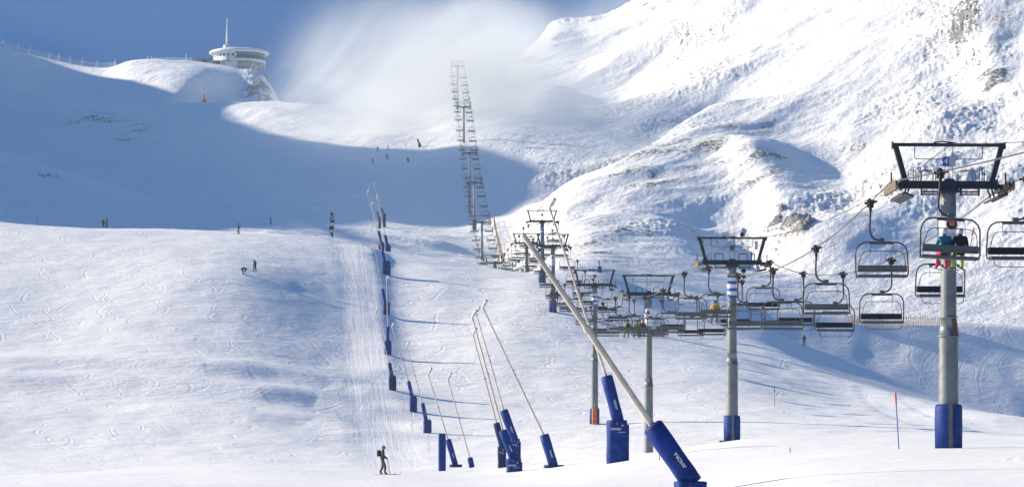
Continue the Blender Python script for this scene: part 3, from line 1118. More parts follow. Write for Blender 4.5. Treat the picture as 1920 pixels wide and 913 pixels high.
    if s == 'bands':
        za, zb = H - 1.0, H - 2.35
        mb = MB().lathe([(.325, zb), (.325, za)], ns)
        sl_ = part('banded_sleeve', mb, M['white'], t)
        for k in range(3):
            z0 = za - .22 - k * .46
            part('blue_band', MB().lathe([(.329, z0 - .20), (.329, z0)], ns), M['sblue'], sl_)
    elif s in ('logo', 'plate'):
        za, zb = H - 1.25, H - 2.75
        mb = MB().lathe([(.345, zb), (.345, za)], ns)
        sl_ = part('printed_sleeve', mb, M['white'], t)
        if s == 'logo':
            # round multicoloured emblem with lines of print below it
            for (r_, zz, cc, nm2) in ((.21, .0, 'flag', 'emblem'), (.12, .04, 'orange', 'emblem'), (.06, .09, 'red', 'emblem')):
                part(nm2, MB().disc((.03 + .02, -.36 - .01 * (.21 - r_) * 10, za - .32 + zz), (0, 1, 0), r_, .02, 20), M[cc], sl_)
            mb = MB()
            for k in range(6):
                mb.box((0, -.352, za - .70 - k * .09), (.40, .01, .02))
            part('print_lines', mb, M['back'], sl_)
            part('blue_print', MB().lathe([(.349, zb + .0), (.349, zb + .28)], ns), M['sblue'], sl_)
        else:
            part('emblem', MB().disc((-.08, -.35, za - .38), (0, 1, 0), .17, .03, 18), M['sblue'], sl_)
            mb = MB().disc((-.08, -.367, za - .36), (0, 1, 0), .08, .02, 12)
            part('emblem_mark', mb, M['galv'], sl_)
    elif s == 'blueband':
        part('blue_sleeve', MB().lathe([(.33, H - 2.4), (.33, H - 1.2)], 12), M['sblue'], t)
    # small square sign hung on the two wires
    if p['nm'] == 'P1':
        sg = part('number_sign', MB().box((-.12, -.06, H + .92), (.26, .03, .38)), M['sblue'], t, 'blue sign with white 4')
        o = link('numeral', text_mesh('4', .36, M['white']), sg, (-.12, -.082, H + .92), (R(90), 0, 0))
        part('blank_sign', MB().box((.14, -.06, H + .92), (.24, .03, .38)), M['cream'], t)
    else:
        part('blank_sign', MB().box((.02, -.06, H + .95), (.3, .03, .34)), M['back'] if idx % 2 else M['cream'], t)
    if p['nm'] == 'P2':
        rt = Matrix.Rotation(R(24), 3, 'Y') @ Matrix.Rotation(R(-25), 3, 'X')
        fl_ = part('floodlight', MB().box((.72, -.1, H + 1.93), (.34, .1, .56), rt), M['cream'], t)
        part('lamp_housing', MB().box((.62, -.2, H + 1.78), (.2, .16, .2), rt), M['black'], fl_)
        part('loudspeaker', MB().box((1.55, -.15, H + 1.1), (.20, .16, .52)), M['cream'], t)
        for zz in (-.55, -.9):
            part('pulley', MB().disc((.75, -.1, H + zz), (.3, 1, 0), .15, .12, 14), M['black'], t)
        part('pulley_rod', MB().tube([(.55, -.1, H - .2), (.55, -.1, H - 1.1)], .015, 5).box((.65, -.1, H - .55), (.2, .03, .03)).box((.65, -.1, H - .9), (.2, .03, .03)), M['frame'], t)
    return t


for i, p in enumerate(PYL):
    make_pylon(p, i)


# ------------------------------------------------------------------ chairs
HX = .44     # seat centre is this far beside the grip


def chair_parts(up, lod):
    """dictionary of part builders in the frame of the grip; riders face +y"""
    n = 8 if not lod else 5
    k = 1.0
    out = {}
    g = MB().box((0, 0, .03), (.20, .52, .16)).box((0, .12, -.10), (.24, .22, .14)).box((-.05, 0, .14), (.1, .2, .1))
    g.tube([(-.04, -.15, -.1), (-.04, -.15, -.36)], [.07, .06], n)
    g.tube([(-.15, 0, .06), (.15, 0, .06)], .09, n).box((.12, -.2, .05), (.22, .1, .08)).box((-.14, .2, .02), (.16, .12, .1))
    out['grip'] = (g, 'black')
    h = MB().tube([(0, 0, -.08), (-.02, 0, -.45), (-.04, 0, -.95), (-.03, 0, -1.18), (.03, 0, -1.34), (.14, 0, -1.46), (.28, 0, -1.51), (HX, 0, -1.52)], .043, n)
    out['hanger'] = (h, 'frame')
    hb = MB().box((HX, 0, -1.53), (.22, .20, .20)).box((HX, -.11, -1.53), (.12, .03, .12))
    hb.box((HX, 0, -1.66), (1.0, .07, .06))
    out['hub'] = (hb, 'back')
    f = MB()
    for s in (-1, 1):
        pts = [(HX + s * .1, 0, -1.60), (HX + s * .55, 0, -1.60)]
        pts += [(HX + s * (.62 + .45 * math.sin(R(a))), -.02, -2.06 + .46 * math.cos(R(a))) for a in (15, 35, 55, 75, 90)]
        pts += [(HX + s * 1.08, -.10, -2.55), (HX + s * 1.08, -.16, -2.86)]
        pts += [(HX + s * 1.05, -.14, -3.0), (HX + s * .98, .1, -3.04), (HX + s * .98, .34, -3.02)]
        f.tube(pts, .031, n)
    out['frame'] = (f, 'frame')
    b = MB()
    # backrest: gently bowed slab, metal behind, cushion in front
    for y0, y1, x_, zl, zh in ((-.24, -.20, 1.02, -2.83, -2.56),):
        b.prism([(HX - x_, zl + .03), (HX - x_ + .03, zl), (HX + x_ - .03, zl), (HX + x_, zl + .03), (HX + x_, zh - .03), (HX + x_ - .03, zh), (HX - x_ + .03, zh), (HX - x_, zh - .03)], y0, y1)
    b.box((HX, -.255, -2.585), (2.0, .03, .03)).box((HX, -.255, -2.80), (2.0, .03, .03))
    out['backrest'] = (b, 'back')
    c = MB().box((HX, -.165, -2.69), (1.96, .06, .27))
    out['back_cushion'] = (c, 'black')
    s_ = MB().box((HX, .08, -2.965), (1.96, .52, .07)).box((HX, .10, -3.03), (2.02, .42, .04))
    out['seat'] = (s_, 'black' if not up else 'back')
    sf = MB().box((HX, -.19, -2.99), (2.02, .04, .09)).box((HX, .36, -3.0), (2.02, .04, .07))
    out['seat_frame'] = (sf, 'back')
    r = MB()
    yb = -.28 if up else .1
    zt = -1.98
    lp = [(HX - 1.0, -.16, -2.80), (HX - .95, yb * .6, -2.45)]
    lp += [(HX - .62 - .30 * math.cos(R(a)), yb, zt - .32 + .32 * math.sin(R(a))) for a in (0, 30, 60, 90)]
    lp += [(HX + .62 + .30 * math.cos(R(a)), yb, zt - .32 + .32 * math.sin(R(a))) for a in (90, 60, 30, 0)]
    lp += [(HX + .95, yb * .6, -2.45), (HX + 1.0, -.16, -2.80)]
    r.tube(lp, .017, n)
    for sx in (-.5, .5):
        r.tube([(HX + sx, 0, -1.66), (HX + sx, yb, zt - .17)], .012, 5)
    out['safety_bar'] = (r, 'frame')
    if not up:
        q = MB().tube([(HX - .92, .3, -3.02), (HX - .90, .42, -3.16)] + [(HX - .72 - .18 * math.cos(R(a)), .46, -3.18 - .16 * math.sin(R(a))) for a in (20, 50, 90)]
                      + [(HX + .72 + .18 * math.cos(R(a)), .46, -3.18 - .16 * math.sin(R(a))) for a in (90, 50, 20)] + [(HX + .90, .42, -3.16), (HX + .92, .3, -3.02)], .016, n)
        out['foot_rest'] = (q, 'frame')
    return out


def proto_chair(up):
    t = link('lift_chair', None)
    tree = []
    for nm, (mb, mk) in chair_parts(up, False).items():
        tree.append((part(nm, mb, M[mk], t), []))
    return t, tree


def far_mesh(up):
    big, mats_ = MB(), []
    for nm, (mb, mk) in chair_parts(up, True).items():
        if mk not in mats_:
            mats_.append(mk)
        big.add(mb.v, mb.f, True, mats_.index(mk))
    return big.mesh('lift_chair', [M[k] for k in mats_])


PROTO = {True: proto_chair(True), False: proto_chair(False)}
FAR = {True: far_mesh(True), False: far_mesh(False)}
USED = {True: False, False: False}
CHAIR_GRIP = {}
OCCUPIED = {(True, 0): 'two riders', (True, 5): 'a rider in yellow', (True, 9): 'three riders', (True, 17): 'riders in green and red', (True, 21): 'two riders in red'}
GROUPS = {True: 'chairs going uphill on the left cable', False: 'chairs coming down on the right cable'}


def chair_label(up, k, d):
    before = [p for p in PYL if p['d'] < d]
    occ = OCCUPIED.get((up, k))
    who = ('uphill chair seen from behind' if up else 'downhill chair facing the camera') if d < 330 else ('small uphill chair' if up else 'small downhill chair')
    if occ:
        who = 'uphill chair carrying ' + occ
    if not before:
        c = sum(1 for j in range(-2, 80) if d < CH0[up] + CHS[up] * j < PYL[0]['d'])
        return f"{who}, {ORD[c + 1]} in front of the {PYL[0]['ref']}"
    p = before[-1]
    c = sum(1 for j in range(-2, 80) if p['d'] < CH0[up] + CHS[up] * j <= d)
    return f"{'' if occ else 'empty '}{who}, {ORD[c]} beyond the {p['ref']}"


CH0 = {True: 88.9, False: 81.9}
CHS = {True: 13.13, False: 13.0}
for up in (True, False):
    side = -1 if up else 1
    for k in range(0, 61):
        d = CH0[up] + CHS[up] * k
        if d > 872:
            break
        g = rope_pt(d, side)
        g.z -= .05
        rz = LINE_A + (0 if up else math.pi) + random.uniform(-.03, .03)
        if d < 335:
            src, tree = PROTO[up]
            if not USED[up]:
                o = src
                o.location = g
                o.rotation_euler = (0, 0, rz)
                USED[up] = True
            else:
                o = copy_tree(src, tree, g, rz)
        else:
            o = link('lift_chair', FAR[up], None, g, (0, 0, rz))
        tilt = R(-2.2) if (up, k) == (True, 0) else random.uniform(-.012, .012)
        if (up, k) == (True, 0):
            o.rotation_euler = (0, R(3.0), rz)
        tag(o, chair_label(up, k, d), 'chairlift chair', GROUPS[up])
        CHAIR_GRIP[(up, k)] = (g.copy(), rz)
# ------------------------------------------------------------------ snow lances
def rounded(mb, cx, cy, w, dp, z0, z1, n=20, pw=4.0, bulge=.04, seed=0, lean=0.0):
    rs_ = random.Random(seed)
    ph = [rs_.uniform(0, 6.28) for _ in range(4)]
    vs, fs = [], []
    lv = [0, .04, .2, .4, .6, .8, .94, .985, 1.0]
    for i, t in enumerate(lv):
        s = 1 + bulge * math.sin(t * 3.0 + ph[0]) + .03 * math.sin(7 * t + ph[1])
        if i >= len(lv) - 2:
            s *= (.985, .93)[i - len(lv) + 2]
        for j in range(n):
            a = 2 * math.pi * j / n
            c, q = math.cos(a), math.sin(a)
            r = (abs(c) ** pw + abs(q) ** pw) ** (-1 / pw)
            wr = 1 + .025 * math.sin(3 * a + ph[2] + 4 * t) + .018 * math.sin(5 * a + ph[3] - 6 * t)
            vs.append((cx + lean * t + c * r * w / 2 * s * wr, cy + q * r * dp / 2 * s * wr, z0 + (z1 - z0) * t))
    for i in range(len(lv) - 1):
        for j in range(n):
            j2 = (j + 1) % n
            fs.append((i * n + j, i * n + j2, (i + 1) * n + j2, (i + 1) * n + j))
    mb.add(vs, fs)
    k = len(lv) - 1
    mb.add(vs[k * n:], [tuple(range(n))], False)
    return mb


def gun(label, d, base, pad, sleeve, tip, sr, lr=.05, head=True, flange=False, letters=None, mk='blue', gap=False, group='snow making lances along the piste'):
    o = at(base[0], d)
    t = thing('snow_lance', label, 'snow lance', o, 0, group)

    def loc(px, py):
        return Vector(((px - PX0) / F * d, d, (PY0 - py) / F * d)) - o
    seed = int(base[0] * 7 + base[1])
    if pad:
        x0, y0, x1, y1 = pad
        a, b = loc(x0, y1), loc(x1, y0)
        w = b.x - a.x
        mb = rounded(MB(), (a.x + b.x) / 2, 0, w, w * .95, min(a.z, -.05), b.z, seed=seed, pw=3.2)
        # side flap with a seam standing proud
        mb2 = rounded(MB(), b.x - w * .04, .02, w * .26, w * .7, min(a.z, -.05) + .1, b.z - .22, 12, 3, .02, seed + 1)
        mb.add(mb2.v, mb2.f)
        pd = part('base_pad', mb, M[mk], t)
        if d < 180:
            mb = MB().box((b.x - w * .25, -w * .5, b.z - .25), (.06, .03, .06))
            part('buckle', mb, M['white'], pd)
            tm = text_mesh('AMORA', w * .15, M['white'])
            link('lettering', tm, pd, ((a.x + b.x) / 2 - w * .08, -w * .535, b.z - .42), (R(90), 0, 0))
            part('print_line', MB().box(((a.x + b.x) / 2 + w * .2, -w * .53, b.z - .42 - w * .15), (w * .38, .008, .02)), M['cream'], pd)
            part('dot', MB().disc(((a.x + b.x) / 2 - w * .02, -w * .52, b.z - .16), (0, 1, 0), .045, .02, 12), M['red'], pd)
    sb, stp = loc(*sleeve[0]), loc(*sleeve[1])
    ax = (stp - sb).normalized()
    L = (stp - sb).length
    prof = [(0, 1.0), (.75, 1.0), (1.0, 1 - .06 / L), (1.03, .7), (.98, .4), (1.02, .15), (.95, 0), (0, 0)]
    mb = MB()
    n = 18
    q = ax.to_track_quat('Z', 'X').to_matrix()
    vs, fs = [], []
    for r_, z_ in prof:
        for j in range(n):
            a_ = 2 * math.pi * j / n
            vs.append(sb + q @ Vector((r_ * sr * math.cos(a_), r_ * sr * math.sin(a_), z_ * L)))
    for i in range(len(prof) - 1):
        for j in range(n):
            j2 = (j + 1) % n
            fs.append((i * n + j, (i + 1) * n + j, (i + 1) * n + j2, i * n + j2))
    mb.add(vs, fs)
    sl_ = part('sleeve_pad', mb, M[mk], t)
    if letters:
        ang = math.atan2(ax.z, ax.x)
        tm = text_mesh(letters, sr * .48, M['white'])
        c = sb + ax * L * .38 + Vector((-ax.z, 0, ax.x)).normalized() * (-sr * .25)
        link('lettering', tm, sl_, c + Vector((0, -sr * 1.03, 0)), (R(90), -ang, 0))
        perp = Vector((ax.z, 0, -ax.x)).normalized()
        seam = MB().tube([sb + ax * L * .02 + perp * sr * .93 + Vector((0, -sr * .42, 0)), sb + ax * L * .95 + perp * sr * .93 + Vector((0, -sr * .42, 0))], .012, 5)
        part('seam', seam, M['bluedark'], sl_)
    if flange:
        mb = rounded(MB(), sb.x + .02, 0, sr * 4.2, sr * 3.0, sb.z - .12, sb.z + .07, 16, 3, .02, seed)
        part('foot_cover', mb, M['bluedark'], t)
    tp = loc(*tip)
    ln = MB()
    st = stp - ax * .2
    mid = st + (tp - st) * .52
    ln.tube([st, mid - ax * .04], lr * 1.12, 10).tube([mid - ax * .06, tp], [lr, lr * .86], 10).tube([mid - ax * .08, mid + ax * .05], lr * 1.35, 10)
    part('lance_tube', ln, M['pole'], t)
    if head:
        up = (tp - st).normalized()
        side = Vector((up.z, 0, -up.x))
        kn = Vector((.12 * up.x + .35 * side.x, -.15, .5)).normalized()
        mb = MB().tube([tp - up * .18, tp + up * .05, tp + up * .05 + kn * .16], lr * 1.35, 10).tube([tp + up * .05 + kn * .12, tp + up * .05 + kn * .50], lr * 1.9, 10).tube([tp + up * .05 + kn * .22, tp + up * .05 + kn * .27], lr * 2.2, 10)
        hd = part('nozzle_head', mb, M['cream'], t)
        mb = MB().tube([tp + up * .05 + kn * .49, tp + up * .05 + kn * .53], lr * 1.5, 10)
        part('nozzle_cap', mb, M['dark'], hd)
        mb = MB().tube([mid, mid + side * .1 - Vector((0, .05, .06))], lr * .7, 6)
        part('bracket', mb, M['dark'], t)
    return t


def dh(px, py):
    return hit(px, py).y


gun('nearest snow lance, thick beige tube above a big blue lettered sleeve at the bottom edge', 64, (1290, 934), (1264, 902, 1324, 945), ((1299, 906), (1222, 796)), (981, 440), .275, .078, False, letters='AMORA')
gun('long lance on a tall blue boxed pad left of the nearest lance', dh(1158, 866), (1158, 866), (1138, 787, 1176, 872), ((1160, 792), (1137, 704)), (1031, 392), .28, .055, letters='AMORA', mk='blue')
gun('lance with one leaning blue sleeve on a flat foot, right of the clustered three', dh(1030, 877), (1034, 877), None, ((1038, 873), (1020, 814)), (906, 578), .29, .055, flange=True, letters='AMORA')
gun('front lance of the clustered three, on a lettered blue box', dh(963, 884), (963, 884), (949, 859, 977, 888), ((964, 862), (942, 806)), (886, 596), .26, .055, letters='AMORA')
gun('tallest blue sleeve of the clustered three, standing behind the other two', 178, (966, 890), (957, 822, 975, 868), ((966, 828), (944, 768)), (893, 588), .30, .05, letters='AMORA')
gun('left lance of the clustered three, its nozzle the lowest', 172, (941, 888), (933, 836, 948, 870), ((944, 840), (931, 792)), (887, 628), .26, .05, mk='bluedark')
gun('lance with slim lettered sleeve on the swell edge, beside the plain blue padded block', 168, (850, 875), None, ((854, 872), (840, 823)), (803, 703), .20, .045, flange=True, letters='AMORA')
gun('lance whose short sleeve stub barely clears the swell, right of the blue block', 178, (884, 880), None, ((885, 876), (881, 857)), (840, 712), .20, .045)
lanes = [
    ('lane lance with lettered sleeve, first uphill of the blue padded block', (801, 811), (794, 786, 808, 812), ((799, 788), (792, 755)), (763, 650)),
    ('lane lance, second uphill of the blue padded block', (774, 771), (768, 742, 781, 772), ((773, 745), (766, 714)), (735, 613)),
    ('lane lance with bulging teal tinted box, third uphill of the blue padded block', (736, 731), (729, 703, 742, 732), ((735, 706), (730, 680)), (705, 585)),
    ('lane lance with straight upright sleeve, fourth uphill of the blue padded block', (727, 664), (721, 638, 733, 665), ((727, 641), (727, 612)), (725, 524)),
    ('lane lance leaning inside the dark bank shadow, just below the crest lances', (724, 589), (718, 566, 730, 590), ((723, 570), (717, 541)), (696, 430)),
    ('lane lance with the tallest pole and black tip, lowest of the crest group', (724, 514), (716, 489, 731, 516), ((722, 493), (716, 468)), (689, 362)),
]
for lab, b_, pd, slv, tip in lanes:
    gun(lab, dh(*b_), b_, pd, slv, tip, .21, .052, letters='AMORA' if b_[1] > 720 else None, mk='blue' if b_[1] != 731 else 'bluedark')
gun('crest lance with dark blue box on the skyline of the lane', 424, (715, 476), (709, 455, 720, 476), ((715, 460), (710, 433)), (697, 384), .26, .06)
gun('right crest lance with flared blue box', 428, (727, 476), (722, 459, 732, 476), ((727, 463), (722, 441)), (706, 370), .26, .055)
gun('far pale lance in the shaded valley above the lane, left one', 660, (712, 416), (709, 407, 714, 418), ((711, 410), (707, 397)), (691, 352), .22, .05, mk='bluedark')
gun('far pale lance in the shaded valley above the lane, right one', 668, (720, 408), (717, 400, 723, 410), ((720, 403), (715, 390)), (701, 346), .22, .05, mk='bluedark')
gun('misty lance with dark base at the upper shadow edge left of the lift', 0 or dh(766, 304), (766, 304), None, ((766, 303), (764, 296)), (758, 262), .28, .06, False, mk='bluedark')
gun('misty stubby lance with dark padding on the sunlit snow left of the lift', dh(787, 276), (787, 276), (784, 269, 789, 277), ((786, 271), (783, 261)), (782, 259), .3, .1, False, mk='bluedark')
gun('lance with orange base on the shaded slope below the summit restaurant', dh(384, 192), (384, 192), (380, 187, 387, 193), ((383, 188), (380, 176)), (374, 148), .35, .14, False, mk='orange')

# blue padded block standing on its own
q = at(829, 185)
t = thing('padded_block', 'plain dark blue padded block without a lance at the edge of the swell', 'safety pad', q)
w_ = 14 / F * 185
part('pad', rounded(MB(), 0, 0, w_, w_, -.1, z_row(812, 185) - q.z, 16, 5, .015, 5), M['blue'], t)
# hydrant with hooked pipe
q = at(1124, 432)
t = thing('hydrant_post', 'slim blue padded hydrant post with a hooked pipe on the hill skyline', 'hydrant', q)
zz = z_row(499, 432) - q.z
part('pad', rounded(MB(), 0, 0, .75, .75, -.1, zz, 12, 2.5, .02, 3), M['blue'], t)
part('hooked_pipe', MB().tube([(0, 0, zz), (0, 0, zz + .8)] + [(-.12 + .12 * math.cos(R(a)), 0, zz + .85 + .12 * math.sin(R(a))) for a in (30, 80, 130, 180)] + [(-.24, 0, zz + .7)], .07, 8), M['dark'], t)


# ------------------------------------------------------------------ marker poles
def marker(label, base, top, d=None, mk='red', r=.025, tipmk=None, flagmk=None, group=None):
    d = d or dh(*base)
    o = at(base[0], d)
    t = thing('marker_pole', label, 'marker pole', o, 0, group)
    a = Vector((0, 0, -.2))
    b = Vector(((top[0] - base[0]) / F * d, 0, (PY0 - top[1]) / F * d - o.z))
    if tipmk:
        c = a + (b - a) * .80
        part('pole', MB().tube([a, c], r, 6), M[mk], t)
        part('pole_tip', MB().tube([c, b], r * 1.6, 6), M[tipmk], t)
    else:
        part('pole', MB().tube([a, b], r, 6), M[mk], t)
    if flagmk:
        part('reflector', MB().box(b * .72, (.16, .06, .2)), M[flagmk], t)
    return t


PG = 'red piste marker poles along the lane'
marker('tall thin blue pole with bright orange tip on the right swell', (1686, 841), (1679, 735), None, 'sblue', .022, 'red')
marker('thin dark pole with a small orange knob right of the floodlight pylon', (1452, 762), (1452, 722), None, 'rust', .03, None, 'orange')
marker('tiny orange stake in the foreground snow', (1482, 848), (1481, 838), None, 'red', .02)
marker('short dark stake beside the nearest lance sleeve', (1237, 862), (1236, 846), None, 'dark', .015)
for (b_, tp_, wd) in [((713, 690), (712, 655), 'highest of the lane, beside the fourth lance'), ((718, 735), (718, 706), 'beside the teal tinted lance box'),
                      ((757, 778), (757, 750), 'left of the second lane lance'), ((773, 816), (773, 785), 'left of the first lane lance'), ((804, 848), (804, 814), 'left of the plain blue block')]:
    marker('thin red marker pole ' + wd, b_, tp_, None, 'red', .016, None, None, PG)
marker('small dark signed post on the far left crest', (70, 422), (70, 409), None, 'red', .05, None, 'dark')
marker('thin pole standing on the skyline of the right mountain', (1048, 62), (1048, 44), 1262, 'white', .16)
marker('lone snowy post in the saddle right of the crag', (549, 197), (549, 184), 1075, 'back', .35)

# feather banner
d = 412
q = at(623, d)
s_ = d / F
t = thing('feather_banner', 'tall black feather banner with white printing on the piste crest', 'banner flag', q)
ol = [(620, 397), (624, 399), (626.5, 404), (627, 412), (626, 425), (625, 437), (624, 447), (620, 440), (617.5, 434), (618, 425), (619.5, 412)]
part('cloth', MB().prism([((a - 623) * s_, (PY0 - b) * s_ - q.z) for a, b in reversed(ol)], -.02, .02), M['flag'], t)
part('mast', MB().tube([((623.5 - 623) * s_, .03, -.4), ((624 - 623) * s_, .03, (PY0 - 445) * s_ - q.z), ((620.5 - 623) * s_, .03, (PY0 - 397) * s_ - q.z)], .03, 6), M['dark'], t)
tm = text_mesh('S', 1.05, M['white'], 'letter')
link('letter', tm, t, ((623.5 - 623) * s_, -.03, (PY0 - 408.5) * s_ - q.z), (R(90), 0, 0))
for (cx, cy, ww, hh) in ((622.4, 420.5, 6.4, 6.0), (621.5, 433.5, 4.8, 5.5)):
    p_ = part('printed_square', MB().box(((cx - 623) * s_, -.025, (PY0 - cy) * s_ - q.z), (ww * s_, .012, hh * s_), Matrix.Rotation(R(6), 3, 'Y')), M['white'], t)
    part('mark', MB().box(((cx - 622.9) * s_, -.037, (PY0 - cy) * s_ - q.z), (1.6 * s_, .012, 1.6 * s_), Matrix.Rotation(R(40), 3, 'Y')), M['back'], p_)

# rescue bag at the foot of the fourth pylon
p4 = PYL[3]
q = Vector((p4['x'] - .02, p4['d'] - .75, p4['gz'] + .1))
t = thing('rescue_bag', 'upright orange rescue bag strapped to a blue padded pylon foot', 'bag', q)
part('bag', rounded(MB(), 0, 0, .55, .3, -.05, 1.75, 14, 3, .03, 4), M['orange'], t)
mb = MB()
for zz in (.35, .9, 1.4):
    mb.box((0, -.17, zz), (.50, .015, .04))
part('straps', mb, M['rust'], t)
part('handle', MB().tube([(0, -.05, 1.7), (.05, -.05, 2.4)], .02, 6), M['cream'], t)

# small orange warning board beyond the lift
q = at(1034, 400)
t = thing('warning_board', 'small bright orange warning board on a post among the lift pylons', 'sign', q)
zc = z_row(499, 400) - q.z
part('board', MB().box((0, 0, zc), (.62, .04, .42)), M['orange'], t)
part('post', MB().tube([(0, .05, -.3), (0, .05, zc + .1)], .03, 6), M['back'], t)


# ------------------------------------------------------------------ fences
def fence(label, pix, h, post_px, mk, d_off=0, slats=True, post_r=.05, dens=.35, netted=False, d_fix=None, name='snow_fence'):
    pts = [at(a, d_fix) if d_fix else hit(a, b) for a, b in pix]
    o = pts[0].copy()
    t = thing(name, label, 'fence', o)
    # resample by distance
    seg = []
    for a, b in zip(pts[:-1], pts[1:]):
        n = max(1, int((b - a).length / dens))
        for k in range(n):
            p = a.lerp(b, k / n)
            p.z = ground(p.x, p.y)
            seg.append(p - o)
    e = pts[-1].copy()
    seg.append(e - o)
    rs_ = random.Random(len(seg))
    if netted:
        mb = MB()
        for a, b in zip(seg[:-1], seg[1:]):
            mb.add([a + Vector((0, 0, .15)), b + Vector((0, 0, .15)), b + Vector((0, .0, h)), a + Vector((0, 0, h))], [(0, 1, 2, 3)])
        part('net', mb, M['net_open'] if 'net_open' in M else M[mk], t)
    elif slats:
        mb = MB()
        for p in seg:
            hh = h * rs_.uniform(.82, 1.0)
            mb.box(p + Vector((0, 0, hh / 2)), (dens * .34, .03, hh), Matrix.Rotation(rs_.uniform(-.07, .07), 3, 'Y'))
        part('slats', mb, M[mk], t)
        mb = MB().tube([p + Vector((0, 0, h * .3)) for p in seg], .02, 4).tube([p + Vector((0, 0, h * .75)) for p in seg], .02, 4)
        part('wires', mb, M['rust'], t)
    step = max(1, len(seg) // post_px)
    for k in range(0, len(seg), step):
        part('post', MB().tube([seg[k] - Vector((0, 0, .3)), seg[k] + Vector((0, 0, h * 1.22))], post_r, 6), M[mk if not netted else 'white'], t)
    return t


# white net: open mesh, so most of it lets the view through
nm_ = bpy.data.materials.new('open_net')
nm_.use_nodes = True
w = NT(nm_.node_tree)
w.n.clear()
tr_ = w.node('ShaderNodeBsdfTransparent')
df = w.node('ShaderNodeBsdfDiffuse')
df.inputs[0].default_value = (.75, .78, .82, 1)
tcn = w.node('ShaderNodeTexCoord')
mx = w.node('ShaderNodeMixShader')
w.put(mx.inputs[0], w.ramp(w.noise(tcn.outputs['Object'], 1.2, 4, .6), .2, .8, .4, .7))
w.l.new(tr_.outputs[0], mx.inputs[1])
w.l.new(df.outputs[0], mx.inputs[2])
on = w.node('ShaderNodeOutputMaterial')
w.l.new(mx.outputs[0], on.inputs[0])
M['net_open'] = nm_

fence('long tan slatted snow fence at the foot of the right mountain', [(1585, 606), (1640, 612), (1700, 609), (1764, 611)], 1.7, 16, 'wood', dens=.30)
fence('orange tan slatted fence climbing beside the far lift chairs', [(944, 492), (938, 470), (931, 444), (926, 416)], 2.0, 9, 'wood', dens=.5)
fence('thin post and net fence along the hill skyline beyond the crest pylon', [(1056, 505), (1075, 508), (1095, 509), (1116, 513)], 2.0, 9, 'back', dens=.6, netted=True, d_fix=436, name='net_fence')
M['net_open'] = nm_


# ridge safety net with snow-caked posts
pxs = [-20, 6, 35, 56, 94, 111, 132, 155, 182, 216]
o = at(6, 1196)
t = thing('ridge_net_fence', 'snow caked post and net fence along the left summit ridge', 'fence', o)
prev = None
for px_ in pxs:
    p = at(px_, 1196) - o
    h_ = random.Random(px_).uniform(3.2, 4.0)
    part('post', MB().tube([p - Vector((0, 0, .5)), p + Vector((0, 0, h_ * .62))], [.6, .5], 8).tube([p + Vector((0, 0, h_ * .6)), p + Vector((0, 0, h_))], .13, 6), M['net'], t)
    if prev is not None:
        a, b = prev
        N = 8
        mb = MB()
        for k in range(N):
            u0, u1 = k / N, (k + 1) / N
            q0, q1 = a.lerp(p, u0), a.lerp(p, u1)
            s0 = b + (h_ * .8 - b) * u0 - 1.1 * 4 * u0 * (1 - u0) * .5
            s1 = b + (h_ * .8 - b) * u1 - 1.1 * 4 * u1 * (1 - u1) * .5
            g0 = ground(q0.x + o.x, q0.y + o.y) - o.z
            g1 = ground(q1.x + o.x, q1.y + o.y) - o.z
            mb.add([(q0.x, q0.y, g0 - .2), (q1.x, q1.y, g1 - .2), (q1.x, q1.y, q1.z + s1), (q0.x, q0.y, q0.z + s0)], [(0, 1, 2, 3)])
        part('net', mb, nm_, t)
    prev = (p, h_ * .8)
# ------------------------------------------------------------------ summit restaurant
BD = 1196.0
S_ = BD / F


def bloc(px, py):
    return Vector(((px - 446) * S_, 0, (127 - py) * S_))


bo = Vector(((446 - PX0) / F * BD, BD + 6, (PY0 - 127) / F * BD))
t = thing('summit_restaurant', 'round white summit restaurant with overhanging disc roof, glazed ring and tall mast', 'building', bo)
A0 = R(-150)
rf = MB().lathe([(0, 9.3), (6, 9.15), (12.0, 8.9), (13.9, 8.3), (14.5, 7.6), (14.3, 7.1), (13.4, 6.85), (12.2, 6.8), (0, 6.8)], 64)
tilt_c = Vector((0, 0, 7))
rt = Matrix.Rotation(R(2.0), 3, 'Y') @ Matrix.Rotation(R(0.0), 3, 'X')
part('roof', rf, M['wall'], t)
gl = MB().lathe([(12.0, 3.7), (12.25, 6.9)], 64)
wn = part('glazed_ring', gl, M['glass'], t)
for k in range(30):
    a = R(-178 + k * 6.0)
    c = Vector((12.28 * math.cos(a), 12.28 * math.sin(a), 5.3))
    if -152 < -178 + k * 6.0 < -20 or k % 2 == 0:
        part('mullion', MB().box(c, (.06, .06, 3.1), Matrix.Rotation(a, 3, 'Z')), M['white'], wn)
part('transom', MB().lathe([(12.3, 5.9), (12.34, 5.9), (12.34, 6.02), (12.3, 6.02)], 64), M['white'], wn)
part('parapet_ring', MB().lathe([(12.0, 2.5), (12.75, 2.6), (12.85, 3.75), (12.0, 3.8)], 64), M['wall'], t)
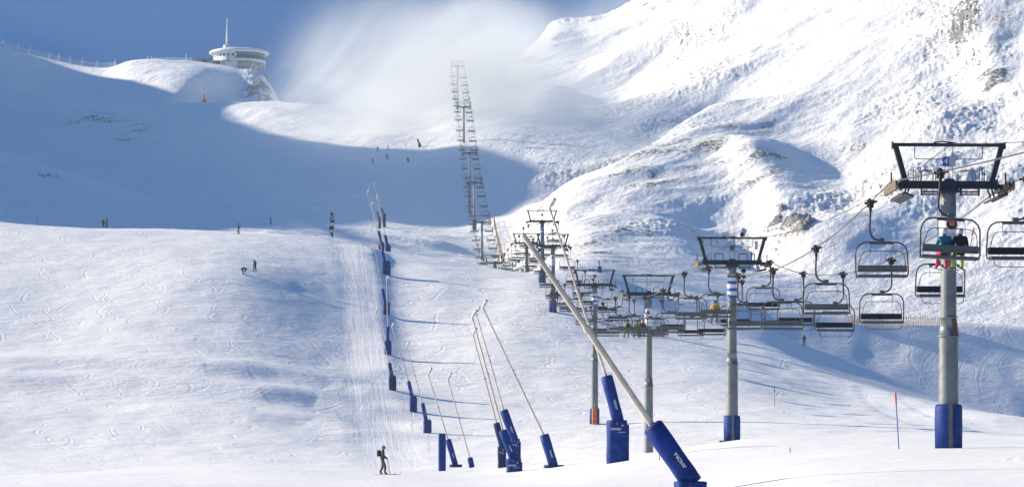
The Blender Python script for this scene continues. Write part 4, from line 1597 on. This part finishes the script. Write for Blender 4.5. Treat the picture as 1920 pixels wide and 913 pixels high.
# solid white wall on the left with its row of small windows
sw = MB().lathe([(12.5, 2.4), (12.5, 4.9)], 40, (0, 0, 0), R(-190), R(-92)).lathe([(12.5, 6.1), (12.5, 6.9)], 40, (0, 0, 0), R(-190), R(-92))
for k in range(10):
    a = -190 + k * 98 / 9
    sw.lathe([(12.5, 4.85), (12.5, 6.15)], 4, (0, 0, 0), R(a - 2.2), R(a + 2.2))
part('curved_wall', sw, M['wall'], t)
part('lower_drum', MB().lathe([(9.2, -7), (9.2, 2.6), (12.4, 2.7)], 48, (-3.2, 1.0, 0)), M['wall'], t)
part('entrance_block', MB().box((-2.6, -9.5, .6), (5.2, 4.2, 6.0)), M['wall'], t)
part('entrance_glazing', MB().box((-3.4, -12.05, 3.1), (2.4, .12, 2.0)), M['glass'], t)
part('column', MB().lathe([(2.4, -9), (2.0, -2), (2.8, 2.2)], 20, (5.6, -1, 0)), M['under'], t)
sf = MB().lathe([(0, 2.3), (12.0, 2.45)], 48)
part('soffit', sf, M['under'], t)
for k in range(12):
    a = R(-165 + k * 15)
    part('soffit_beam', MB().beam((2.2 + 2 * math.cos(a), -1 + 2 * math.sin(a), -2.2), (11.9 * math.cos(a), 11.9 * math.sin(a), 2.2), .45, .5), M['cream'], t)
mb = MB().beam((3.2, -4, -4.5), (7.5, -8.2, 1.9), .5, .5).beam((3.2, -4, -4.5), (1.2, -9.2, 1.9), .5, .5)
part('strut', mb, M['white'], t)
part('mast_base', MB().lathe([(1.7, 8.5), (1.5, 11.6), (0, 11.8)], 18, (-6.2, 0, 0)), M['wall'], t)
part('mast', MB().tube([(-6.0, 0, 11.4), (-6.0, 0, 17.2)], .42, 10).tube([(-6.0, 0, 17.1), (-5.9, 0, 24.6)], [.30, .14], 8), M['white'], t)
for x_ in (-2.6, -.6):
    part('mast_stay', MB().tube([(-5.2, -.3, 11.3), (x_, -1.0, 9.0)], .2, 6), M['white'], t)
part('service_ladder', MB().box((12.6, -3.2, .9), (.5, .5, 3.2)), M['white'], t)

# hut beside it
q = bo + Vector(((381 - 446) * S_, -1, (122.5 - 127) * -S_ * 1.0))
q.z = (PY0 - 123) / F * BD
t = thing('wooden_hut', 'weathered wooden hut left of the round restaurant', 'hut', q)
part('wall', MB().box((0, 0, 1.4), (9.0, 5, 4.2)).box((-4.4, -1, 3.6), (.9, 2.2, .7)), M['hut'], t)
part('roof', MB().box((.2, 0, 3.58), (9.4, 5.4, .16), Matrix.Rotation(R(2), 3, 'Y')), M['back'], t)
part('window', MB().box((.3, -2.55, 2.2), (1.9, .1, 1.3)), M['black'], t)
part('gable_board', MB().box((-4.3, -2.55, 2.4), (.9, .08, 2.4)), M['orange'], t)
q2 = Vector(((409 - PX0) / F * BD, BD - 6, (PY0 - 125) / F * BD))
t = thing('glass_windbreak', 'pale glazed windbreak between the hut and the round restaurant', 'windbreak', q2)
part('panel', MB().box((0, 0, .8), (3.4, .12, 2.6)), M['glass'], t)
for x_ in (-1.7, -.6, .6, 1.7):
    part('post', MB().box((x_, -.05, .9), (.16, .16, 2.9)), M['white'], t)
# terrace railing
o = at(322, 1196)
t = thing('terrace_railing', 'low white railing along the snow dome left of the hut', 'railing', o)
mb = MB()
pp = [at(a, 1197) - o for a in range(287, 362, 3)]
for k, p in enumerate(pp):
    part('post', MB().box(p + Vector((0, 0, .9)), (.3, .12, 2.2)), M['white'], t)
for hh in (.8, 1.8):
    mb.tube([p + Vector((0, 0, hh)) for p in pp], .12, 5)
part('rail', mb, M['white'], t)
for px_, top, lab in ((277, 105, 'tall thin post left of the dome railing'), (284, 106, 'second tall post, nearest the dome railing'), (349, 102, 'thin antenna post left of the hut')):
    p = at(px_, 1196)
    t = thing('antenna_post', lab, 'post', p)
    hh = z_row(top, 1196) - p.z
    part('pole', MB().tube([(0, 0, -.5), (0, 0, hh)], .13, 6), M['white'], t)
    part('head', MB().box((0, 0, hh - .3), (.5, .3, .5)), M['net'], t)
# ------------------------------------------------------------------ people
BONES = [('pelvis', 'belly'), ('belly', 'chest'), ('chest', 'neck'), ('neck', 'head')]
for s in 'lr':
    BONES += [('chest', 'sho' + s), ('sho' + s, 'elb' + s), ('elb' + s, 'wri' + s), ('wri' + s, 'han' + s),
              ('pelvis', 'hip' + s), ('hip' + s, 'kne' + s), ('kne' + s, 'ank' + s), ('ank' + s, 'toe' + s)]
RAD = dict(pelvis=.155, belly=.15, chest=.17, neck=.075, head=.105, sho=.088, elb=.068, wri=.055, han=.05, hip=.115, kne=.088, ank=.072, toe=.06)


def stand(lean=0.0, step=.0, arms=0.0, knee=.03, head_turn=0.0, spread=.11):
    J = dict(pelvis=(0, 0, .95), belly=(0, lean * .3, 1.13), chest=(0, lean * .7, 1.34), neck=(0, lean * .95 + .01, 1.50), head=(0, lean * 1.1 + .04, 1.64))
    for s, x in (('l', -1), ('r', 1)):
        st = step * x
        J['sho' + s] = (x * .19, lean * .8, 1.42)
        J['elb' + s] = (x * .25, lean * .8 - .05 + arms * .15, 1.14 + arms * .03)
        J['wri' + s] = (x * .23, lean * .8 + .10 + arms * .2, .93 + arms * .16)
        J['han' + s] = (x * .22, lean * .8 + .16 + arms * .24, .88 + arms * .18)
        J['hip' + s] = (x * .10, 0, .90)
        J['kne' + s] = (x * (spread + .005), knee * 2 + st * .55, .50)
        J['ank' + s] = (x * (spread + .01), st, .11)
        J['toe' + s] = (x * (spread + .02), st + .17, .06)
    return J


def seated():
    J = dict(pelvis=(0, 0, .12), belly=(0, .0, .32), chest=(0, .03, .53), neck=(0, .06, .69), head=(0, .10, .83))
    for s, x in (('l', -1), ('r', 1)):
        J['sho' + s] = (x * .20, .03, .61)
        J['elb' + s] = (x * .27, .10, .34)
        J['wri' + s] = (x * .20, .32, .28)
        J['han' + s] = (x * .17, .40, .28)
        J['hip' + s] = (x * .11, .02, .10)
        J['kne' + s] = (x * .15, .44, .10)
        J['ank' + s] = (x * .17, .50, -.34)
        J['toe' + s] = (x * .18, .68, -.40)
    return J


def bent():
    J = stand()
    J.update(pelvis=(0, -.25, .72), belly=(0, -.08, .86), chest=(0, .16, .86), neck=(0, .32, .78), head=(0, .44, .70))
    for s, x in (('l', -1), ('r', 1)):
        J['sho' + s] = (x * .19, .20, .86)
        J['elb' + s] = (x * .22, .26, .56)
        J['wri' + s] = (x * .17, .34, .32)
        J['han' + s] = (x * .14, .37, .24)
        J['hip' + s] = (x * .11, -.25, .68)
        J['kne' + s] = (x * .17, .02, .44)
        J['ank' + s] = (x * .17, -.06, .11)
        J['toe' + s] = (x * .18, .10, .06)
    return J


def body_mesh(J, mats_):
    names = list(J.keys())
    idx = {n: i for i, n in enumerate(names)}
    me = bpy.data.meshes.new('person_skeleton')
    me.from_pydata([J[n] for n in names], [(idx[a], idx[b]) for a, b in BONES], [])
    o = bpy.data.objects.new('person_tmp', me)
    COL.objects.link(o)
    o.modifiers.new('skin', 'SKIN')
    o.modifiers['skin'].use_smooth_shade = True
    for i, n in enumerate(names):
        r = RAD.get(n) or RAD[n[:3]]
        sv = me.skin_vertices[0].data[i]
        sv.radius = (r, r)
        sv.use_root = (n == 'pelvis')
    sb = o.modifiers.new('sub', 'SUBSURF')
    sb.levels = sb.render_levels = 1
    dg = bpy.context.evaluated_depsgraph_get()
    out = bpy.data.meshes.new_from_object(o.evaluated_get(dg))
    bpy.data.objects.remove(o)
    for m in mats_:
        out.materials.append(m)
    P = {n: np.array(J[n]) for n in names}
    zone = {}
    for a, b in BONES:
        k = b[:3]
        if k in ('bel', 'che', 'sho', 'elb', 'wri'):
            zone[(a, b)] = 0
        elif k in ('hip', 'kne', 'ank'):
            zone[(a, b)] = 1
        elif k == 'nec':
            zone[(a, b)] = 0
        elif k == 'hea':
            zone[(a, b)] = 2
        else:
            zone[(a, b)] = 3
    for f in out.polygons:
        c = np.array(f.center)
        best, zb = 9, 0
        for (a, b), zn in zone.items():
            u = P[b] - P[a]
            tt = np.clip(np.dot(c - P[a], u) / np.dot(u, u), 0, 1)
            r = (RAD.get(b) or RAD[b[:3]])
            dd = np.linalg.norm(c - P[a] - tt * u) - r * .8
            if zn == 2:
                dd -= .0 if tt > .45 else -.1
            if dd < best:
                best, zb = dd, zn
        f.material_index = zb
        f.use_smooth = True
    return out


def person(label, loc, rotz, J, jacket, trousers, helmet, skis='ski', pack=None, group=None, scale=1.0, poles=True, toes_up=0.0, extra=None):
    mats_ = [cloth('jacket_' + label[:18], jacket), cloth('trousers_' + label[:18], trousers), M['skin'], M['black']]
    me = body_mesh(J, mats_)
    me.name = 'person'
    t = link('person', me, None, loc, (0, 0, rotz))
    t.scale = (scale,) * 3
    tag(t, label, 'person', group)
    h = Vector(J['head'])
    hm_ = cloth('helmet_' + label[:18], helmet)
    mb = MB().lathe([(0, .15), (.07, .135), (.115, .085), (.132, .02), (.128, -.035), (.10, -.06)], 16, (h.x, h.y - .015, h.z + .0))
    hl = part('helmet', mb, hm_, t)
    part('goggles', MB().box((h.x, h.y + .105, h.z + .0), (.17, .05, .075)), M['flag'], t)
    if pack:
        c = Vector(J['chest'])
        part('backpack', rounded(MB(), 0, c.y - .24, .34, .26, J['belly'][2] - .02, c.z + .16, 14, 3, .06, 3), M[pack], t)
    if skis == 'ski':
        for s in 'lr':
            a, b = Vector(J['ank' + s]), Vector(J['toe' + s])
            f = (b - a)
            f.z = 0
            f.normalize()
            z0 = min(a.z, b.z) - .055
            tl = toes_up
            pts_ = [(-.78, 0.0), (.70, 0.0), (.82, .025), (.92, .10)]
            m_ = MB()
            c = a + f * .1
            for (u0, w0), (u1, w1) in zip(pts_[:-1], pts_[1:]):
                m_.beam(Vector((c.x, c.y, z0 + w0)) + f * u0 + Vector((0, 0, u0 * tl)), Vector((c.x, c.y, z0 + w1)) + f * u1 + Vector((0, 0, u1 * tl)), .085, .022)
            part('ski', m_, M['ski'], t)
        if poles:
            for s, x in (('l', -1), ('r', 1)):
                hnd = Vector(J['han' + s])
                part('ski_pole', MB().tube([hnd + Vector((0, 0, .06)), Vector((hnd.x + x * .05, hnd.y + .14, max(.02, hnd.z - 1.0)))], .012, 6), M['back'], t)
    elif skis == 'board':
        a, b = Vector(J['ankl']), Vector(J['ankr'])
        m_ = MB().box(((a.x + b.x) / 2, a.y + .05, .03), (1.5, .26, .025))
        part('snowboard', m_, M['ski'], t)
    return t


FX = -math.pi / 2        # facing +x, to the right of the picture
skier = person('lone skier standing in the foreground with a black backpack and pale blue helmet', hit(717, 889) + Vector((0, 0, .0)), FX - .05,
               stand(.04, .16, .5, .05), (.060, .062, .062), (.10, .065, .075), (.10, .22, .34), pack='black')
person('person in black walking on the mid piste, right of the bent boarder', hit(478, 510), 2.5, stand(.06, .14, -.2), (.012, .012, .016), (.014, .014, .018), (.05, .02, .02), skis=None)
person('snowboarder in dark blue bending down to the board on the piste', hit(456, 514), FX + .3, bent(), (.014, .03, .09), (.012, .02, .05), (.012, .018, .04), skis='board')
person('dark clad skier on the piste crest left of the black banner', hit(448, 439), math.pi / 2 + .3, stand(.08, .06, .4, .06), (.014, .022, .05), (.012, .015, .03), (.012, .014, .03))
person('left one of two dark figures half hidden behind the far left crest', at(194, 414), .6, stand(.02, .05, .6), (.012, .014, .022), (.012, .012, .018), (.014, .014, .02), skis=None)
person('right and taller one of two dark figures at the far left crest', at(200, 413), 2.2, stand(.03, .04), (.010, .011, .016), (.012, .012, .016), (.012, .012, .018), skis=None, scale=1.1)
person('skier in dark clothes and teal helmet riding over the right hill edge', hit(1508, 648), 2.9, stand(.10, .08, .7, .08), (.022, .012, .018), (.012, .016, .030), (.03, .16, .15))
FG = 'far small figures in the upper valley'
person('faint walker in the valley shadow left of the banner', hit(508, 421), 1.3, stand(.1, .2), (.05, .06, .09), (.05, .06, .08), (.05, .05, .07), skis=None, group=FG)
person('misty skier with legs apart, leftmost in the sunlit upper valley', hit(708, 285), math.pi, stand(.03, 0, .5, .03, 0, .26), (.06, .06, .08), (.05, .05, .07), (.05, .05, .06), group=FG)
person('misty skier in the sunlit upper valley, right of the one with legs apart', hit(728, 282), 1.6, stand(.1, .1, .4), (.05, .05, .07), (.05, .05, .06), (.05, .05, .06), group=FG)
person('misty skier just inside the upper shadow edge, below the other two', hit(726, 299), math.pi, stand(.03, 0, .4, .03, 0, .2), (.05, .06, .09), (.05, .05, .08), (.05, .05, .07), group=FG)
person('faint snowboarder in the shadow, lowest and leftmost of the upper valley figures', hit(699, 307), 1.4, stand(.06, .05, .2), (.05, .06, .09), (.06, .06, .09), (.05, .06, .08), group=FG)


def rider(key, dx, label, jacket, trousers, helmet, skis='ski', turn=0.0, pack=None):
    g, rz = CHAIR_GRIP[key]
    m_ = Matrix.Rotation(rz, 4, 'Z')
    loc = g + (m_ @ Vector((HX + dx, .02, -2.93)))
    person(label, loc, rz + turn, seated(), jacket, trousers, helmet, skis=skis, poles=False, pack=pack, group='riders on the lift chairs', toes_up=.12)


rider((True, 0), -.30, 'lift rider in teal jacket and bright pink trousers, left on the nearest occupied chair', (.012, .17, .23), (.62, .025, .13), (.70, .70, .72))
rider((True, 0), .27, 'lift rider in black jacket and lime trousers, right on the nearest occupied chair', (.010, .010, .014), (.38, .58, .03), (.62, .62, .64))
rider((True, 5), -.05, 'lift rider in yellow jacket and teal hat alone on a chair', (.68, .44, .03), (.10, .14, .04), (.015, .19, .25))
rider((True, 9), -.62, 'lift rider in yellow green jacket and green trousers, left of the three sharing a chair', (.42, .44, .03), (.02, .26, .15), (.50, .42, .10), pack='black')
rider((True, 9), .20, 'lift rider in lime jacket and teal trousers, middle of the three sharing a chair', (.30, .40, .05), (.02, .16, .22), (.03, .02, .03))
rider((True, 9), .68, 'lift rider in dark red jacket, right of the three sharing a chair', (.22, .015, .02), (.02, .02, .025), (.55, .55, .58))
rider((True, 17), -.35, 'lift rider in green jacket on a chair by the crest, left of the pair', (.02, .20, .16), (.40, .03, .03), (.02, .10, .09))
rider((True, 17), .30, 'lift rider in dark jacket and red trousers, right of the pair by the crest', (.06, .02, .03), (.55, .04, .03), (.04, .02, .03))
rider((True, 21), -.45, 'lift rider in bright red jacket, left of the red pair beyond the crest', (.60, .015, .03), (.03, .02, .03), (.35, .02, .03))
rider((True, 21), .22, 'lift rider in deep red jacket, right of the red pair beyond the crest', (.40, .012, .03), (.03, .02, .03), (.20, .02, .03))
# red flag carried behind the black jacketed rider's shoulder
g, rz = CHAIR_GRIP[(True, 0)]
q = g + (Matrix.Rotation(rz, 4, 'Z') @ Vector((HX + .66, -.05, -2.55)))
t = thing('ski_pole_grip', 'red ski pole handle poking up beside the rider in lime trousers', 'ski pole', q, rz)
part('shaft', MB().tube([(-.1, .0, -.35), (.06, 0, .55)], .012, 6), M['back'], t)
part('grip', MB().tube([(.02, 0, .35), (.08, 0, .62)], .028, 8), M['red'], t)
MIST = 0.027
# ------------------------------------------------------------------ air
def volume_mat(name, density, col, aniso):
    m = bpy.data.materials.new(name)
    m.use_nodes = True
    hw = NT(m.node_tree)
    hw.n.clear()
    hv = hw.node('ShaderNodeVolumePrincipled')
    hv.inputs['Color'].default_value = col
    hv.inputs['Density'].default_value = density
    hv.inputs['Anisotropy'].default_value = aniso
    ho = hw.node('ShaderNodeOutputMaterial')
    hw.l.new(hv.outputs[0], ho.inputs['Volume'])
    return m, hw, hv


hm, _, _ = volume_mat('haze', 0.00013, (.55, .80, 1.0, 1), .2)
hx, hy0, hy1, hz0, hz1 = 1000, -60, 1515, -62, 440
me = bpy.data.meshes.new('haze')
me.from_pydata([(sx * hx, y, z) for z in (hz0, hz1) for y in (hy0, hy1) for sx in (-1, 1)], [],
               [(0, 2, 3, 1), (4, 5, 7, 6), (0, 1, 5, 4), (2, 6, 7, 3), (0, 4, 6, 2), (1, 3, 7, 5)])
me.materials.append(hm)
hob = bpy.data.objects.new('haze', me)
COL.objects.link(hob)
hob['kind'] = 'stuff'

# blowing mist lying in the saddle round the top of the lift
mm, mw, mv = volume_mat('mist', 0.0, (.88, .94, 1.0, 1), .25)
tcm = mw.node('ShaderNodeTexCoord')
ob = tcm.outputs['Object']
ln_ = mw.node('ShaderNodeVectorMath', operation='LENGTH')
mw.put(ln_.inputs[0], ob)
fall = mw.ramp(ln_.outputs['Value'], .30, 1.0, 1.0, 0.0)
geo_ = mw.node('ShaderNodeNewGeometry')
px_, py_, pz_ = mw.sep(geo_.outputs['Position'])
nz = mw.noise(mw.comb(mw.math('ADD', px_, mw.math('MULTIPLY', pz_, -.6)), mw.math('MULTIPLY', py_, .5), mw.math('MULTIPLY', mw.math('ADD', pz_, mw.math('MULTIPLY', px_, -.25)), 1.7)), .017, 6, .62, .8)
mw.put(mv.inputs['Density'], mw.math('MULTIPLY', mw.math('MULTIPLY', fall, mw.ramp(nz, .38, .62)), MIST))
mb = MB()
prof = [(0, -1.0)] + [(math.cos(R(a)), math.sin(R(a))) for a in range(-75, 90, 15)] + [(0, 1.0)]
mb.lathe(prof, 24)
mist_me = mb.mesh('mist', mm)
for mloc, msc in (((-24, 905, 94), (82, 205, 57)), ((-12, 1150, 158), (50, 80, 38))):
    mo = link('mist', mist_me, None, mloc)
    mo.scale = msc
    mo['kind'] = 'stuff'
